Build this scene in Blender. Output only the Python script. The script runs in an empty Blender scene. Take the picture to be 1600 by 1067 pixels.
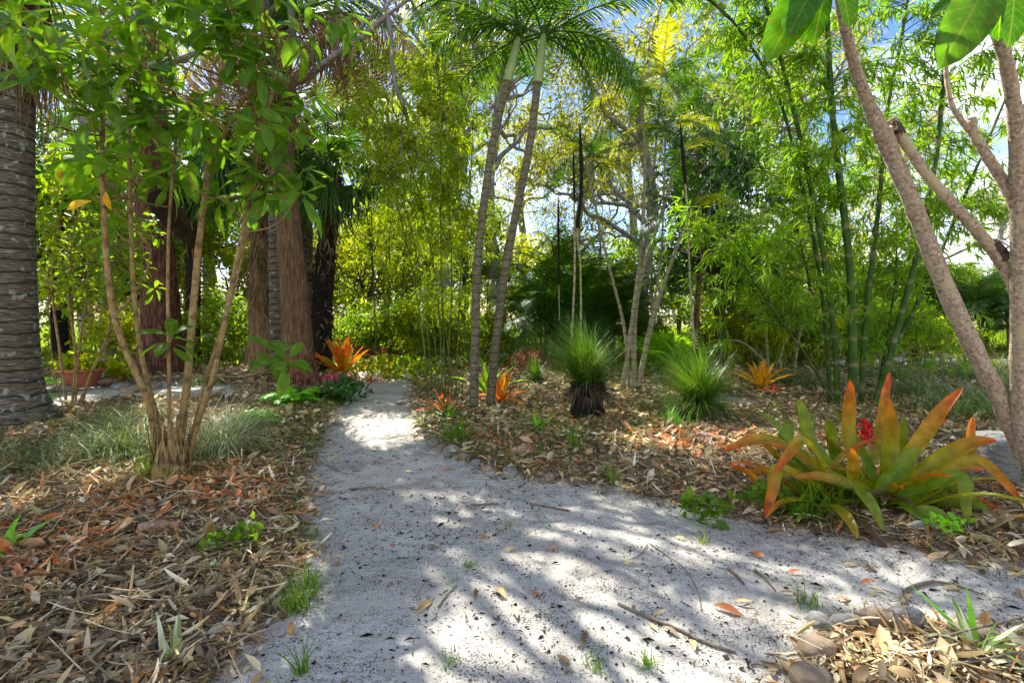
import bpy, math, numpy as np
from mathutils import Vector, Matrix, Euler
rad = math.radians
S = bpy.context.scene
COL = S.collection
R = np.random.default_rng(11)
EYE = 1.5; FP = 800.0; HY = 490.0          # eye height, focal length and horizon of the 1600 px wide photograph

# ------------------------------------------------------------------ camera, sky, sun, exposure
cam = bpy.data.cameras.new("camera"); co = bpy.data.objects.new("camera", cam); COL.objects.link(co)
co.location = (0, 0, EYE); co.rotation_euler = (rad(90), 0, 0)
cam.sensor_width = 36; cam.lens = 18; cam.shift_y = -(533.5 - HY) / 1600
cam.clip_start = 0.05; cam.clip_end = 2000
S.camera = co
SUN_EL, SUN_AZ = 50, 30                     # azimuth: degrees left of straight ahead
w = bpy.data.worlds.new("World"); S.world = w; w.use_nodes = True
nt = w.node_tree; nt.nodes.clear()
def N(nt, t, **k):
    n = nt.nodes.new(t)
    for a, b in k.items(): setattr(n, a, b)
    return n
sky = N(nt, 'ShaderNodeTexSky'); sky.sky_type = 'NISHITA'; sky.sun_disc = False
sky.sun_elevation = rad(SUN_EL); sky.sun_rotation = rad(-SUN_AZ); sky.altitude = 50
sky.air_density = 1.0; sky.dust_density = 0.6; sky.ozone_density = 1.6
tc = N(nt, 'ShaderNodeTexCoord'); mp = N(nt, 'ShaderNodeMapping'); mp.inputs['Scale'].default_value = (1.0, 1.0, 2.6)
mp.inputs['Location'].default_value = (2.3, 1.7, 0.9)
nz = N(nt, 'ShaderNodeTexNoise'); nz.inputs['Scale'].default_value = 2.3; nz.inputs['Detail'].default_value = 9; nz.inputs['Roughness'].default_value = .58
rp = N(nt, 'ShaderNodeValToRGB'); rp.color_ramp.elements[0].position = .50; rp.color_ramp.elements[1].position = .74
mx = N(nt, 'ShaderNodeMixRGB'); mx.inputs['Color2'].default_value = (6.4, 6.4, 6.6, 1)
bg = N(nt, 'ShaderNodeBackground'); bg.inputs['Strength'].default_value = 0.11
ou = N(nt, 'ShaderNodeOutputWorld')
L = nt.links.new
L(tc.outputs['Generated'], mp.inputs[0]); L(mp.outputs[0], nz.inputs['Vector'])
sz_ = N(nt, 'ShaderNodeSeparateXYZ'); L(tc.outputs['Generated'], sz_.inputs[0]); hr = N(nt, 'ShaderNodeMapRange'); hr.inputs['From Min'].default_value = .08; hr.inputs['From Max'].default_value = .6; hr.inputs['To Min'].default_value = .06; hr.inputs['To Max'].default_value = -.07; L(sz_.outputs[2], hr.inputs[0]); ah = N(nt, 'ShaderNodeMath', operation='ADD'); L(nz.outputs[0], ah.inputs[0]); L(hr.outputs[0], ah.inputs[1]); bk = N(nt, 'ShaderNodeMapRange'); bk.inputs['From Min'].default_value = .2; bk.inputs['From Max'].default_value = -.5; bk.inputs['To Min'].default_value = 0; bk.inputs['To Max'].default_value = .16; L(sz_.outputs[1], bk.inputs[0]); ab = N(nt, 'ShaderNodeMath', operation='ADD'); L(ah.outputs[0], ab.inputs[0]); L(bk.outputs[0], ab.inputs[1]); L(ab.outputs[0], rp.inputs[0]); L(rp.outputs[0], mx.inputs['Fac']); tn = N(nt, 'ShaderNodeMixRGB', blend_type='MULTIPLY'); tn.inputs['Fac'].default_value = 1; tn.inputs['Color2'].default_value = (.97, .93, 1.0, 1); L(sky.outputs[0], tn.inputs['Color1']); hs = N(nt, 'ShaderNodeHueSaturation'); hs.inputs['Saturation'].default_value = 1.22; hs.inputs['Value'].default_value = .62; L(tn.outputs[0], hs.inputs['Color']); L(hs.outputs[0], mx.inputs['Color1']); L(mx.outputs[0], bg.inputs[0]); L(bg.outputs[0], ou.inputs[0])  # unseen extra cloud added behind the camera to whiten the blue ambient light
sl = bpy.data.lights.new("sun", 'SUN'); sl.energy = 5.0; sl.angle = rad(0.5); sl.color = (1.0, .95, .86)
so = bpy.data.objects.new("sun", sl); COL.objects.link(so)
sd_ = Vector((-math.sin(rad(SUN_AZ)) * math.cos(rad(SUN_EL)), math.cos(rad(SUN_AZ)) * math.cos(rad(SUN_EL)), math.sin(rad(SUN_EL))))
so.rotation_euler = sd_.to_track_quat('Z', 'Y').to_euler(); so.location = (0, 0, 30)
S.view_settings.view_transform = 'Standard'; S.view_settings.look = 'None'
S.view_settings.exposure = 1.9; S.view_settings.gamma = 1.0; S.view_settings.use_curve_mapping = False
S.render.engine = 'CYCLES'
c = S.cycles; c.max_bounces = 7; c.diffuse_bounces = 4; c.glossy_bounces = 2; c.transmission_bounces = 5; c.transparent_max_bounces = 4
c.use_denoising = True; c.caustics_reflective = False; c.caustics_refractive = False; c.sample_clamp_indirect = 6
try: c.use_adaptive_sampling = True; c.adaptive_threshold = 0.02
except Exception: pass

# ------------------------------------------------------------------ numeric helpers
def nrm(a): return a / np.maximum(np.linalg.norm(a, axis=-1, keepdims=True), 1e-9)
def U(a, b, n=None): return R.uniform(a, b, n)
def sstep(a, b, x): t = np.clip((x - a) / (b - a), 0, 1); return t * t * (3 - 2 * t)
def wob(x, y): # gentle earth bumps
    return (np.sin(x*1.7+.3)*np.cos(y*1.3+1)*.5 + np.sin(x*3.9+y*2.1)*.28 + np.cos(x*7.3-y*5.9)*.14 + np.sin(x*13.1+1.7)*np.sin(y*11.7)*.08)
def gxy(px, py): Y = EYE * FP / (py - HY); return ((px - 800) / FP * Y, Y)
def P(px, py, Y): return np.array([(px - 800) / FP * Y, Y, EYE - (py - HY) / FP * Y])
POLYS = [
 [(545,586),(540,600),(535,620),(522,655),(508,690),(492,740),(488,800),(500,860),(470,930),(405,990),(330,1090),(200,1300),
  (500,1500),(900,1500),(1120,1200),(1232,1067),(1245,1010),(1290,968),(1390,952),(1490,985),(1700,1010),(2300,1040),(3000,1100),
  (3200,960),(2300,910),(1700,900),(1500,878),(1400,858),(1300,838),(1200,822),(1110,806),(1020,788),(930,765),(860,755),(760,738),(700,716),(662,690),(645,655),(634,622),(640,600),(650,586),(700,570),(900,558),(880,550),(640,562)],
 [(-200,640),(60,612),(150,604),(260,598),(360,600),(370,612),(300,622),(180,625),(60,640),(-100,690)],
 [(1100,626),(1140,621),(1185,626),(1190,632),(1150,635)],
 [(1300,566),(1400,560),(1560,562),(1900,566),(1900,576),(1560,572),(1420,571),(1300,575)],
]
POLYS = [np.array([gxy(*p) for p in q]) for q in POLYS]
def sdist(x, y):
    x = np.asarray(x, float); y = np.asarray(y, float); best = np.full(x.shape, 1e9)
    for q in POLYS:
        d = np.full(x.shape, 1e9); ins = np.zeros(x.shape, bool)
        for a, b in zip(q, np.roll(q, -1, 0)):
            e = b - a; wx = x - a[0]; wy = y - a[1]
            t = np.clip((wx*e[0] + wy*e[1]) / (e @ e + 1e-12), 0, 1)
            d = np.minimum(d, np.hypot(wx - t*e[0], wy - t*e[1]))
            cr = ((a[1] <= y) != (b[1] <= y)) & (x < (b[0]-a[0]) * (y-a[1]) / (b[1]-a[1] + 1e-12) + a[0])
            ins ^= cr
        best = np.minimum(best, np.where(ins, -d, d))
    return best
def hgt(x, y, sd=None):
    if sd is None: sd = sdist(x, y)
    b = sstep(-.05, .45, sd)
    return b * (.055 + .03 * wob(x, y)) + (1 - b) * (.014 * wob(x*1.3, y*1.1) + .012*wob(x*2.6+2, y*3.0) + .007*wob(x*5.1+1, y*4.4+2)) + b * sstep(6, 30, np.asarray(y)) * .1
_fr = np.random.default_rng(5); FOOT = [(_fr.uniform(-2.6, 3.2), _fr.uniform(2.0, 9.0), _fr.uniform(0, 3.14), _fr.uniform(.6, 1.1)) for _ in range(70)]
def scuff(x, y):
    z = np.zeros(np.shape(x))
    for fx, fy, a, s_ in FOOT:
        u = ((x-fx)*math.cos(a)+(y-fy)*math.sin(a))/(.15*s_); v = (-(x-fx)*math.sin(a)+(y-fy)*math.cos(a))/(.065*s_); q = u*u+v*v; z -= .016*s_*np.exp(-q*q) - .007*np.exp(-(np.sqrt(q)-1.5)**2*5)
    return z
def gp(px, py):      # ground point under a photograph pixel
    x, y = gxy(px, py)
    for _ in range(3):
        z = float(hgt(np.array([x]), np.array([y]))[0]); y = (EYE - z) * FP / (py - HY); x = (px - 800) / FP * y
    return np.array([x, y, z])

# ------------------------------------------------------------------ mesh accumulator
class Acc:
    def __init__(s): s.V=[]; s.L=[]; s.Z=[]; s.C=[]; s.n=0
    def add(s, V, F, C=None):
        V = np.asarray(V, float).reshape(-1, 3); F = np.asarray(F, int)
        s.V.append(V); s.L.append((F + s.n).ravel()); s.Z.append(np.full(len(F), F.shape[1]))
        if C is None: C = np.full((len(V), 4), .5)
        s.C.append(np.asarray(C, float)); s.n += len(V); return s
    def batch(s, T, M, O, r1=None, r2=None):      # T = (verts, faces, along)
        V, F, g = T[:3]; m = len(O)
        if m == 0: return s
        W = np.einsum('mij,nj->mni', M, V) + O[:, None, :]
        C = np.ones((m, len(V), 4)); C[:, :, 0] = (R.random(m) if r1 is None else r1)[:, None]; C[:, :, 1] = g[None, :]
        C[:, :, 2] = (R.random(m) if r2 is None else r2)[:, None]
        if len(T) > 3: C[:, :, 3] = T[3][None, :]
        FF = (F[None] + (np.arange(m) * len(V))[:, None, None]).reshape(-1, F.shape[1])
        return s.add(W.reshape(-1, 3), FF, C.reshape(-1, 4))
    def mesh(s, name, smooth=True):
        me = bpy.data.meshes.new(name)
        V = np.concatenate(s.V); Lp = np.concatenate(s.L); Z = np.concatenate(s.Z); C = np.concatenate(s.C)
        me.vertices.add(len(V)); me.vertices.foreach_set('co', V.ravel().astype(np.float32))
        me.loops.add(len(Lp)); me.loops.foreach_set('vertex_index', Lp.astype(np.int32))
        me.polygons.add(len(Z)); st = np.concatenate([[0], np.cumsum(Z)[:-1]]).astype(np.int32)
        me.polygons.foreach_set('loop_start', st)
        try: me.polygons.foreach_set('loop_total', Z.astype(np.int32))
        except Exception: pass
        me.update(calc_edges=True); me.validate()
        a = me.attributes.new('lf', 'FLOAT_COLOR', 'POINT')
        if len(a.data) == len(C): a.data.foreach_set('color', C.ravel().astype(np.float32))
        if smooth: me.shade_smooth()
        return me
def obj(name, acc, mat, parent=None, loc=None, smooth=True, label=None):
    me = acc if isinstance(acc, bpy.types.Mesh) else acc.mesh(name, smooth)
    if mat is not None and not me.materials: me.materials.append(mat)
    o = bpy.data.objects.new(name, me); COL.objects.link(o)
    if parent is not None: o.parent = parent
    if loc is not None: o.location = loc
    if label: o['label'] = label
    return o
def tag(o, label, cat, group=None, kind=None):
    o['label'] = label; o['category'] = cat
    if group: o['group'] = group
    if kind: o['kind'] = kind
    return o
def thing(name, label, cat, loc, group=None, rz=0.0):
    o = bpy.data.objects.new(name, None); COL.objects.link(o); o.location = loc; o.rotation_euler = (0, 0, rz); o.empty_display_size = .2
    return tag(o, label, cat, group)
def dup(root, label, loc, rz=0.0, sc=1.0, group=None):
    r = root.copy(); COL.objects.link(r); r.location = loc; r.rotation_euler = (0, 0, rz); r.scale = (sc, sc, sc) if np.isscalar(sc) else sc
    r['label'] = label
    if group: r['group'] = group
    for ch in [o for o in COL.objects if o.parent == root]:
        k = ch.copy(); COL.objects.link(k); k.parent = r
        for g in [o for o in COL.objects if o.parent == ch]:
            q = g.copy(); COL.objects.link(q); q.parent = k
    return r

# ------------------------------------------------------------------ shapes
def smooth(pts, n):
    p = np.asarray(pts, float)
    if len(p) < 3: t = np.linspace(0, 1, n)[:, None]; return p[0]*(1-t) + p[-1]*t
    q = np.vstack([2*p[0]-p[1], p, 2*p[-1]-p[-2]]); m = len(p) - 1; o = []
    for u in np.linspace(0, m - 1e-6, n):
        i = int(u); t = u - i; a, b, c_, d = q[i:i+4]
        o.append(.5*((2*b) + (-a+c_)*t + (2*a-5*b+4*c_-d)*t*t + (-a+3*b-3*c_+d)*t**3))
    return np.array(o)
def frames(p):
    t = nrm(np.gradient(p, axis=0)); u = np.zeros_like(t); ref = np.array([1., 0, 0]) if abs(t[0][0]) < .8 else np.array([0, 1., 0])
    a = nrm(ref - t[0]*(ref @ t[0])); u[0] = a
    for i in range(1, len(p)): a = nrm(a - t[i]*(a @ t[i])); u[i] = a
    return t, u, np.cross(t, u)
def tube(acc, pts, r, sides=6, rough=0.0, r1=None, cap=True):
    p = np.asarray(pts, float); n = len(p); r = np.broadcast_to(np.asarray(r, float), (n,))
    t, u, v = frames(p); a = np.linspace(0, 2*np.pi, sides, endpoint=False)
    rr = r[:, None] * np.ones((n, sides))
    if rough: rr = rr * (1 + rough*R.normal(0, 1, (n, sides)) + rough*1.5*np.sin(a*3 + 1.3)[None])
    V = p[:, None] + rr[:, :, None]*(np.cos(a)[None, :, None]*u[:, None] + np.sin(a)[None, :, None]*v[:, None])
    i = np.arange(n-1)[:, None]*sides; j = np.arange(sides)[None]; k = (j+1) % sides
    F = np.stack([i+j, i+k, i+sides+k, i+sides+j], -1).reshape(-1, 4)
    C = np.ones((n*sides, 4)); C[:, 0] = R.random() if r1 is None else r1; C[:, 1] = np.repeat(np.linspace(0, 1, n), sides); C[:, 2] = .5
    acc.add(V, F, C)
    if cap:
        for e, s_ in ((0, 1), (n-1, -1)):
            ring = V[e]; cv = np.vstack([ring, ring.mean(0)]); idx = np.arange(sides); nx = (idx+1) % sides
            f = np.stack([nx, idx, np.full(sides, sides)], -1) if s_ == 1 else np.stack([idx, nx, np.full(sides, sides)], -1)
            acc.add(cv, f, np.repeat(C[e*sides:e*sides+1], sides+1, 0))
    return acc
def leafT(segs=2, w=.18, peak=.4, bend=.25, fold=.25, tipw=0.0, base=0.12, blunt=1.0):
    """leaf template: length 1 along +Y, three columns (left edge, midrib, right edge)"""
    y = np.linspace(0, 1, segs+1)
    pw = np.where(y < peak, base + (1-base)*np.sin(np.pi/2*y/peak), tipw + (1-tipw)*np.maximum(np.cos(np.pi/2*np.clip((y-peak)/(1-peak), 0, 1)), 0)**blunt)
    V = []
    for yi, wi in zip(y, pw*w):
        z = -bend*yi*yi; V += [(-wi, yi, z + fold*wi), (0, yi, z), (wi, yi, z + fold*wi)]
    F = []
    for i in range(segs):
        a = i*3; F += [(a, a+1, a+4, a+3), (a+1, a+2, a+5, a+4)]
    return np.array(V), np.array(F), np.repeat(y, 3), np.tile([1., 0, 1.], segs+1)
def diamT(w=.2, peak=.45, bend=.2, fold=.2):
    V = np.array([(0,0,0), (-w,peak,fold*w-bend*peak*peak), (0,1,-bend), (w,peak,fold*w-bend*peak*peak)])
    return V, np.array([(0,3,2), (0,2,1)]), np.array([0,peak,1,peak])
def bladeT(segs=4, w=.02, curve=1.0):
    """grass blade: starts along +Z, bends over towards +Y"""
    t = np.linspace(0, 1, segs+1); ang = curve*t; dy = np.sin(ang); dz = np.cos(ang)
    y = np.concatenate([[0], np.cumsum((dy[1:]+dy[:-1])/2/segs)]); z = np.concatenate([[0], np.cumsum((dz[1:]+dz[:-1])/2/segs)])
    ww = w*(1-t**2)+w*.06; V = []
    for i in range(segs+1): V += [(-ww[i], y[i], z[i]), (ww[i], y[i], z[i])]
    F = [(2*i, 2*i+1, 2*i+3, 2*i+2) for i in range(segs)]
    return np.array(V), np.array(F), np.repeat(t, 2)
def basis(d, up, sx=1.0, sl=1.0):
    """columns x,y,z with y along d and z near up"""
    d = nrm(d); x = nrm(np.cross(d, up)); z = np.cross(x, d)
    sx = np.broadcast_to(sx, (len(d),))[:, None]; sl = np.broadcast_to(sl, (len(d),))[:, None]
    return np.stack([x*sx, d*sl, z*sl], -1)
def rndv(n): return nrm(R.normal(0, 1, (n, 3)))
def rotz(a):
    a = np.asarray(a); c_, s_ = np.cos(a), np.sin(a); z = np.zeros_like(a); o = np.ones_like(a)
    return np.stack([np.stack([c_, -s_, z], -1), np.stack([s_, c_, z], -1), np.stack([z, z, o], -1)], -2)

# ------------------------------------------------------------------ materials
def ramp(nt, stops, interp='LINEAR'):
    n = N(nt, 'ShaderNodeValToRGB'); cr = n.color_ramp; cr.interpolation = interp
    cr.elements[0].position, cr.elements[1].position = 0, 1
    while len(cr.elements) < len(stops): cr.elements.new(.5)
    for e, (p, col_) in zip(cr.elements, stops): e.position = p; e.color = (*col_, 1)
    return n
def newmat(name):
    m = bpy.data.materials.new(name); m.use_nodes = True; m.node_tree.nodes.clear(); return m, m.node_tree
def leafmat(name, cols, trans=(.3,.45,.05), tf=.45, rough=.42, spec=.35, gtip=None, vein=False):
    m, t = newmat(name); l = t.links.new
    at = N(t, 'ShaderNodeAttribute', attribute_name='lf'); sp = N(t, 'ShaderNodeSeparateColor'); l(at.outputs['Color'], sp.inputs[0])
    n = len(cols); rm = ramp(t, [(i/max(n-1,1), c_) for i, c_ in enumerate(cols)]) ; l(sp.outputs[0], rm.inputs[0])
    colr = rm.outputs[0]
    if gtip:
        g = ramp(t, gtip[0]); l(sp.outputs[1], g.inputs[0])
        mm = N(t, 'ShaderNodeMixRGB'); l(g.outputs[0], mm.inputs['Fac']); l(colr, mm.inputs['Color1'])
        r2 = ramp(t, [(i/max(len(gtip[1])-1,1), c_) for i, c_ in enumerate(gtip[1])]); l(sp.outputs[2], r2.inputs[0]); l(r2.outputs[0], mm.inputs['Color2']); colr = mm.outputs[0]
    if vein:
        v1 = N(t, 'ShaderNodeMath', operation='MULTIPLY_ADD'); l(at.outputs['Alpha'], v1.inputs[0]); v1.inputs[1].default_value = -2.2; v0 = N(t, 'ShaderNodeMath', operation='MULTIPLY'); l(sp.outputs[1], v0.inputs[0]); v0.inputs[1].default_value = 11; l(v0.outputs[0], v1.inputs[2])
        v2 = N(t, 'ShaderNodeMath', operation='FRACT'); l(v1.outputs[0], v2.inputs[0]); vr = ramp(t, [(0, (.6,.6,.6)), (.10, (0,0,0)), (.9, (0,0,0)), (1, (.6,.6,.6))]); l(v2.outputs[0], vr.inputs[0])
        mr_ = ramp(t, [(.0, (1,1,1)), (.09, (0,0,0))]); l(at.outputs['Alpha'], mr_.inputs[0]); vm = N(t, 'ShaderNodeMath', operation='MAXIMUM'); l(vr.outputs[0], vm.inputs[0]); l(mr_.outputs[0], vm.inputs[1])
        sn = N(t, 'ShaderNodeTexNoise'); sn.inputs['Scale'].default_value = 38; sn.inputs['Detail'].default_value = 4; sr = ramp(t, [(.63, (0,0,0)), (.67, (1,1,1))]); l(sn.outputs[0], sr.inputs[0])
        sx_ = N(t, 'ShaderNodeMixRGB'); l(sr.outputs[0], sx_.inputs['Fac']); l(colr, sx_.inputs['Color1']); sx_.inputs['Color2'].default_value = (.16, .11, .03, 1); colr = sx_.outputs[0]
        vx = N(t, 'ShaderNodeMixRGB'); l(vm.outputs[0], vx.inputs['Fac']); l(colr, vx.inputs['Color1']); vx.inputs['Color2'].default_value = (.16, .26, .04, 1); colr = vx.outputs[0]
    no = N(t, 'ShaderNodeTexNoise'); no.inputs['Scale'].default_value = 14; no.inputs['Detail'].default_value = 3
    geo = N(t, 'ShaderNodeNewGeometry'); l(geo.outputs['Position'], no.inputs['Vector'])
    mr = N(t, 'ShaderNodeMapRange'); mr.inputs['From Min'].default_value = .3; mr.inputs['From Max'].default_value = .7; mr.inputs['To Min'].default_value = .72; mr.inputs['To Max'].default_value = 1.28
    l(no.outputs[0], mr.inputs[0])
    mu = N(t, 'ShaderNodeVectorMath', operation='SCALE'); l(colr, mu.inputs[0]); l(mr.outputs[0], mu.inputs['Scale'])
    b = N(t, 'ShaderNodeBsdfPrincipled'); l(mu.outputs[0], b.inputs['Base Color']); b.inputs['Roughness'].default_value = rough; b.inputs['Specular IOR Level'].default_value = spec
    tr = N(t, 'ShaderNodeBsdfTranslucent')
    tm = N(t, 'ShaderNodeVectorMath', operation='MULTIPLY'); l(mu.outputs[0], tm.inputs[0]); tm.inputs[1].default_value = trans; l(tm.outputs[0], tr.inputs[0])
    mix = N(t, 'ShaderNodeMixShader'); mix.inputs[0].default_value = tf; l(b.outputs[0], mix.inputs[1]); l(tr.outputs[0], mix.inputs[2])
    o = N(t, 'ShaderNodeOutputMaterial'); l(mix.outputs[0], o.inputs[0]); return m
def barkmat(name, cols, scale=(6,6,1.2), nscale=3.0, bump=.6, rough=.9, rings=None, rdark=(.03,.028,.022), lichen=0.0, lcol=(.45,.5,.4), burn=None, det=6):
    m, t = newmat(name); l = t.links.new
    tc = N(t, 'ShaderNodeTexCoord'); mp = N(t, 'ShaderNodeMapping'); mp.inputs['Scale'].default_value = scale; l(tc.outputs['Object'], mp.inputs[0])
    no = N(t, 'ShaderNodeTexNoise'); no.inputs['Scale'].default_value = nscale; no.inputs['Detail'].default_value = det; no.inputs['Roughness'].default_value = .65; l(mp.outputs[0], no.inputs[0])
    n = len(cols); rm = ramp(t, [(.28 + .46*i/(n-1), c_) for i, c_ in enumerate(cols)]); l(no.outputs[0], rm.inputs[0]); col_ = rm.outputs[0]; hb = no.outputs[0]
    if rings:
        sx = N(t, 'ShaderNodeSeparateXYZ'); l(tc.outputs['Object'], sx.inputs[0])
        n2 = N(t, 'ShaderNodeTexNoise'); n2.inputs['Scale'].default_value = 2.5; l(tc.outputs['Object'], n2.inputs[0])
        ad = N(t, 'ShaderNodeMath', operation='MULTIPLY_ADD'); l(n2.outputs[0], ad.inputs[0]); ad.inputs[1].default_value = rings*.9; l(sx.outputs[2], ad.inputs[2])
        dv = N(t, 'ShaderNodeMath', operation='DIVIDE'); l(ad.outputs[0], dv.inputs[0]); dv.inputs[1].default_value = rings
        fr = N(t, 'ShaderNodeMath', operation='FRACT'); l(dv.outputs[0], fr.inputs[0])
        r2 = ramp(t, [(0, (1,1,1)), (.14, (.1,.1,.1)), (.3, (0,0,0)), (.9, (.0,.0,.0)), (1, (.8,.8,.8))]); l(fr.outputs[0], r2.inputs[0])
        mm = N(t, 'ShaderNodeMixRGB'); l(r2.outputs[0], mm.inputs['Fac']); l(col_, mm.inputs['Color1']); mm.inputs['Color2'].default_value = (*rdark, 1); col_ = mm.outputs[0]
        h2 = N(t, 'ShaderNodeMath', operation='SUBTRACT'); l(no.outputs[0], h2.inputs[0]); l(r2.outputs[0], h2.inputs[1]); hb = h2.outputs[0]
    if lichen:
        v = N(t, 'ShaderNodeTexNoise'); v.inputs['Scale'].default_value = 9; v.inputs['Detail'].default_value = 5; l(tc.outputs['Object'], v.inputs[0])
        lr = ramp(t, [(.62-lichen*.1, (0,0,0)), (.66-lichen*.1, (1,1,1))]); l(v.outputs[0], lr.inputs[0])
        mm = N(t, 'ShaderNodeMixRGB'); l(lr.outputs[0], mm.inputs['Fac']); l(col_, mm.inputs['Color1']); mm.inputs['Color2'].default_value = (*lcol, 1); col_ = mm.outputs[0]
    if burn:      # charred lower trunk: (height, charcoal, red-brown)
        sx = N(t, 'ShaderNodeSeparateXYZ'); l(tc.outputs['Object'], sx.inputs[0])
        n3 = N(t, 'ShaderNodeTexNoise'); n3.inputs['Scale'].default_value = 2.2; n3.inputs['Detail'].default_value = 5; l(tc.outputs['Object'], n3.inputs[0])
        a1 = N(t, 'ShaderNodeMath', operation='MULTIPLY_ADD'); l(n3.outputs[0], a1.inputs[0]); a1.inputs[1].default_value = -2.6*burn[0]; l(sx.outputs[2], a1.inputs[2])
        r3 = ramp(t, [(0, (1,1,1)), (.06, (0,0,0))]); a2 = N(t, 'ShaderNodeMath', operation='ADD'); l(a1.outputs[0], a2.inputs[0]); a2.inputs[1].default_value = burn[0]*.42; l(a2.outputs[0], r3.inputs[0])
        rc = ramp(t, [(.40, burn[1]), (.47, (.09,.04,.022)), (.53, burn[2]), (.58, (.14,.06,.035)), (.63, burn[1])]); l(no.outputs[0], rc.inputs[0])
        mm = N(t, 'ShaderNodeMixRGB'); l(r3.outputs[0], mm.inputs['Fac']); l(col_, mm.inputs['Color1']); l(rc.outputs[0], mm.inputs['Color2']); col_ = mm.outputs[0]
    b = N(t, 'ShaderNodeBsdfPrincipled'); l(col_, b.inputs['Base Color']); b.inputs['Roughness'].default_value = rough; b.inputs['Specular IOR Level'].default_value = .2
    bp = N(t, 'ShaderNodeBump'); bp.inputs['Strength'].default_value = bump; bp.inputs['Distance'].default_value = .03; l(hb, bp.inputs['Height']); l(bp.outputs[0], b.inputs['Normal'])
    o = N(t, 'ShaderNodeOutputMaterial'); l(b.outputs[0], o.inputs[0]); return m
T_ = (1.9, 1.75, .55)          # light coming through a leaf is yellower than light off it
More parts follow.
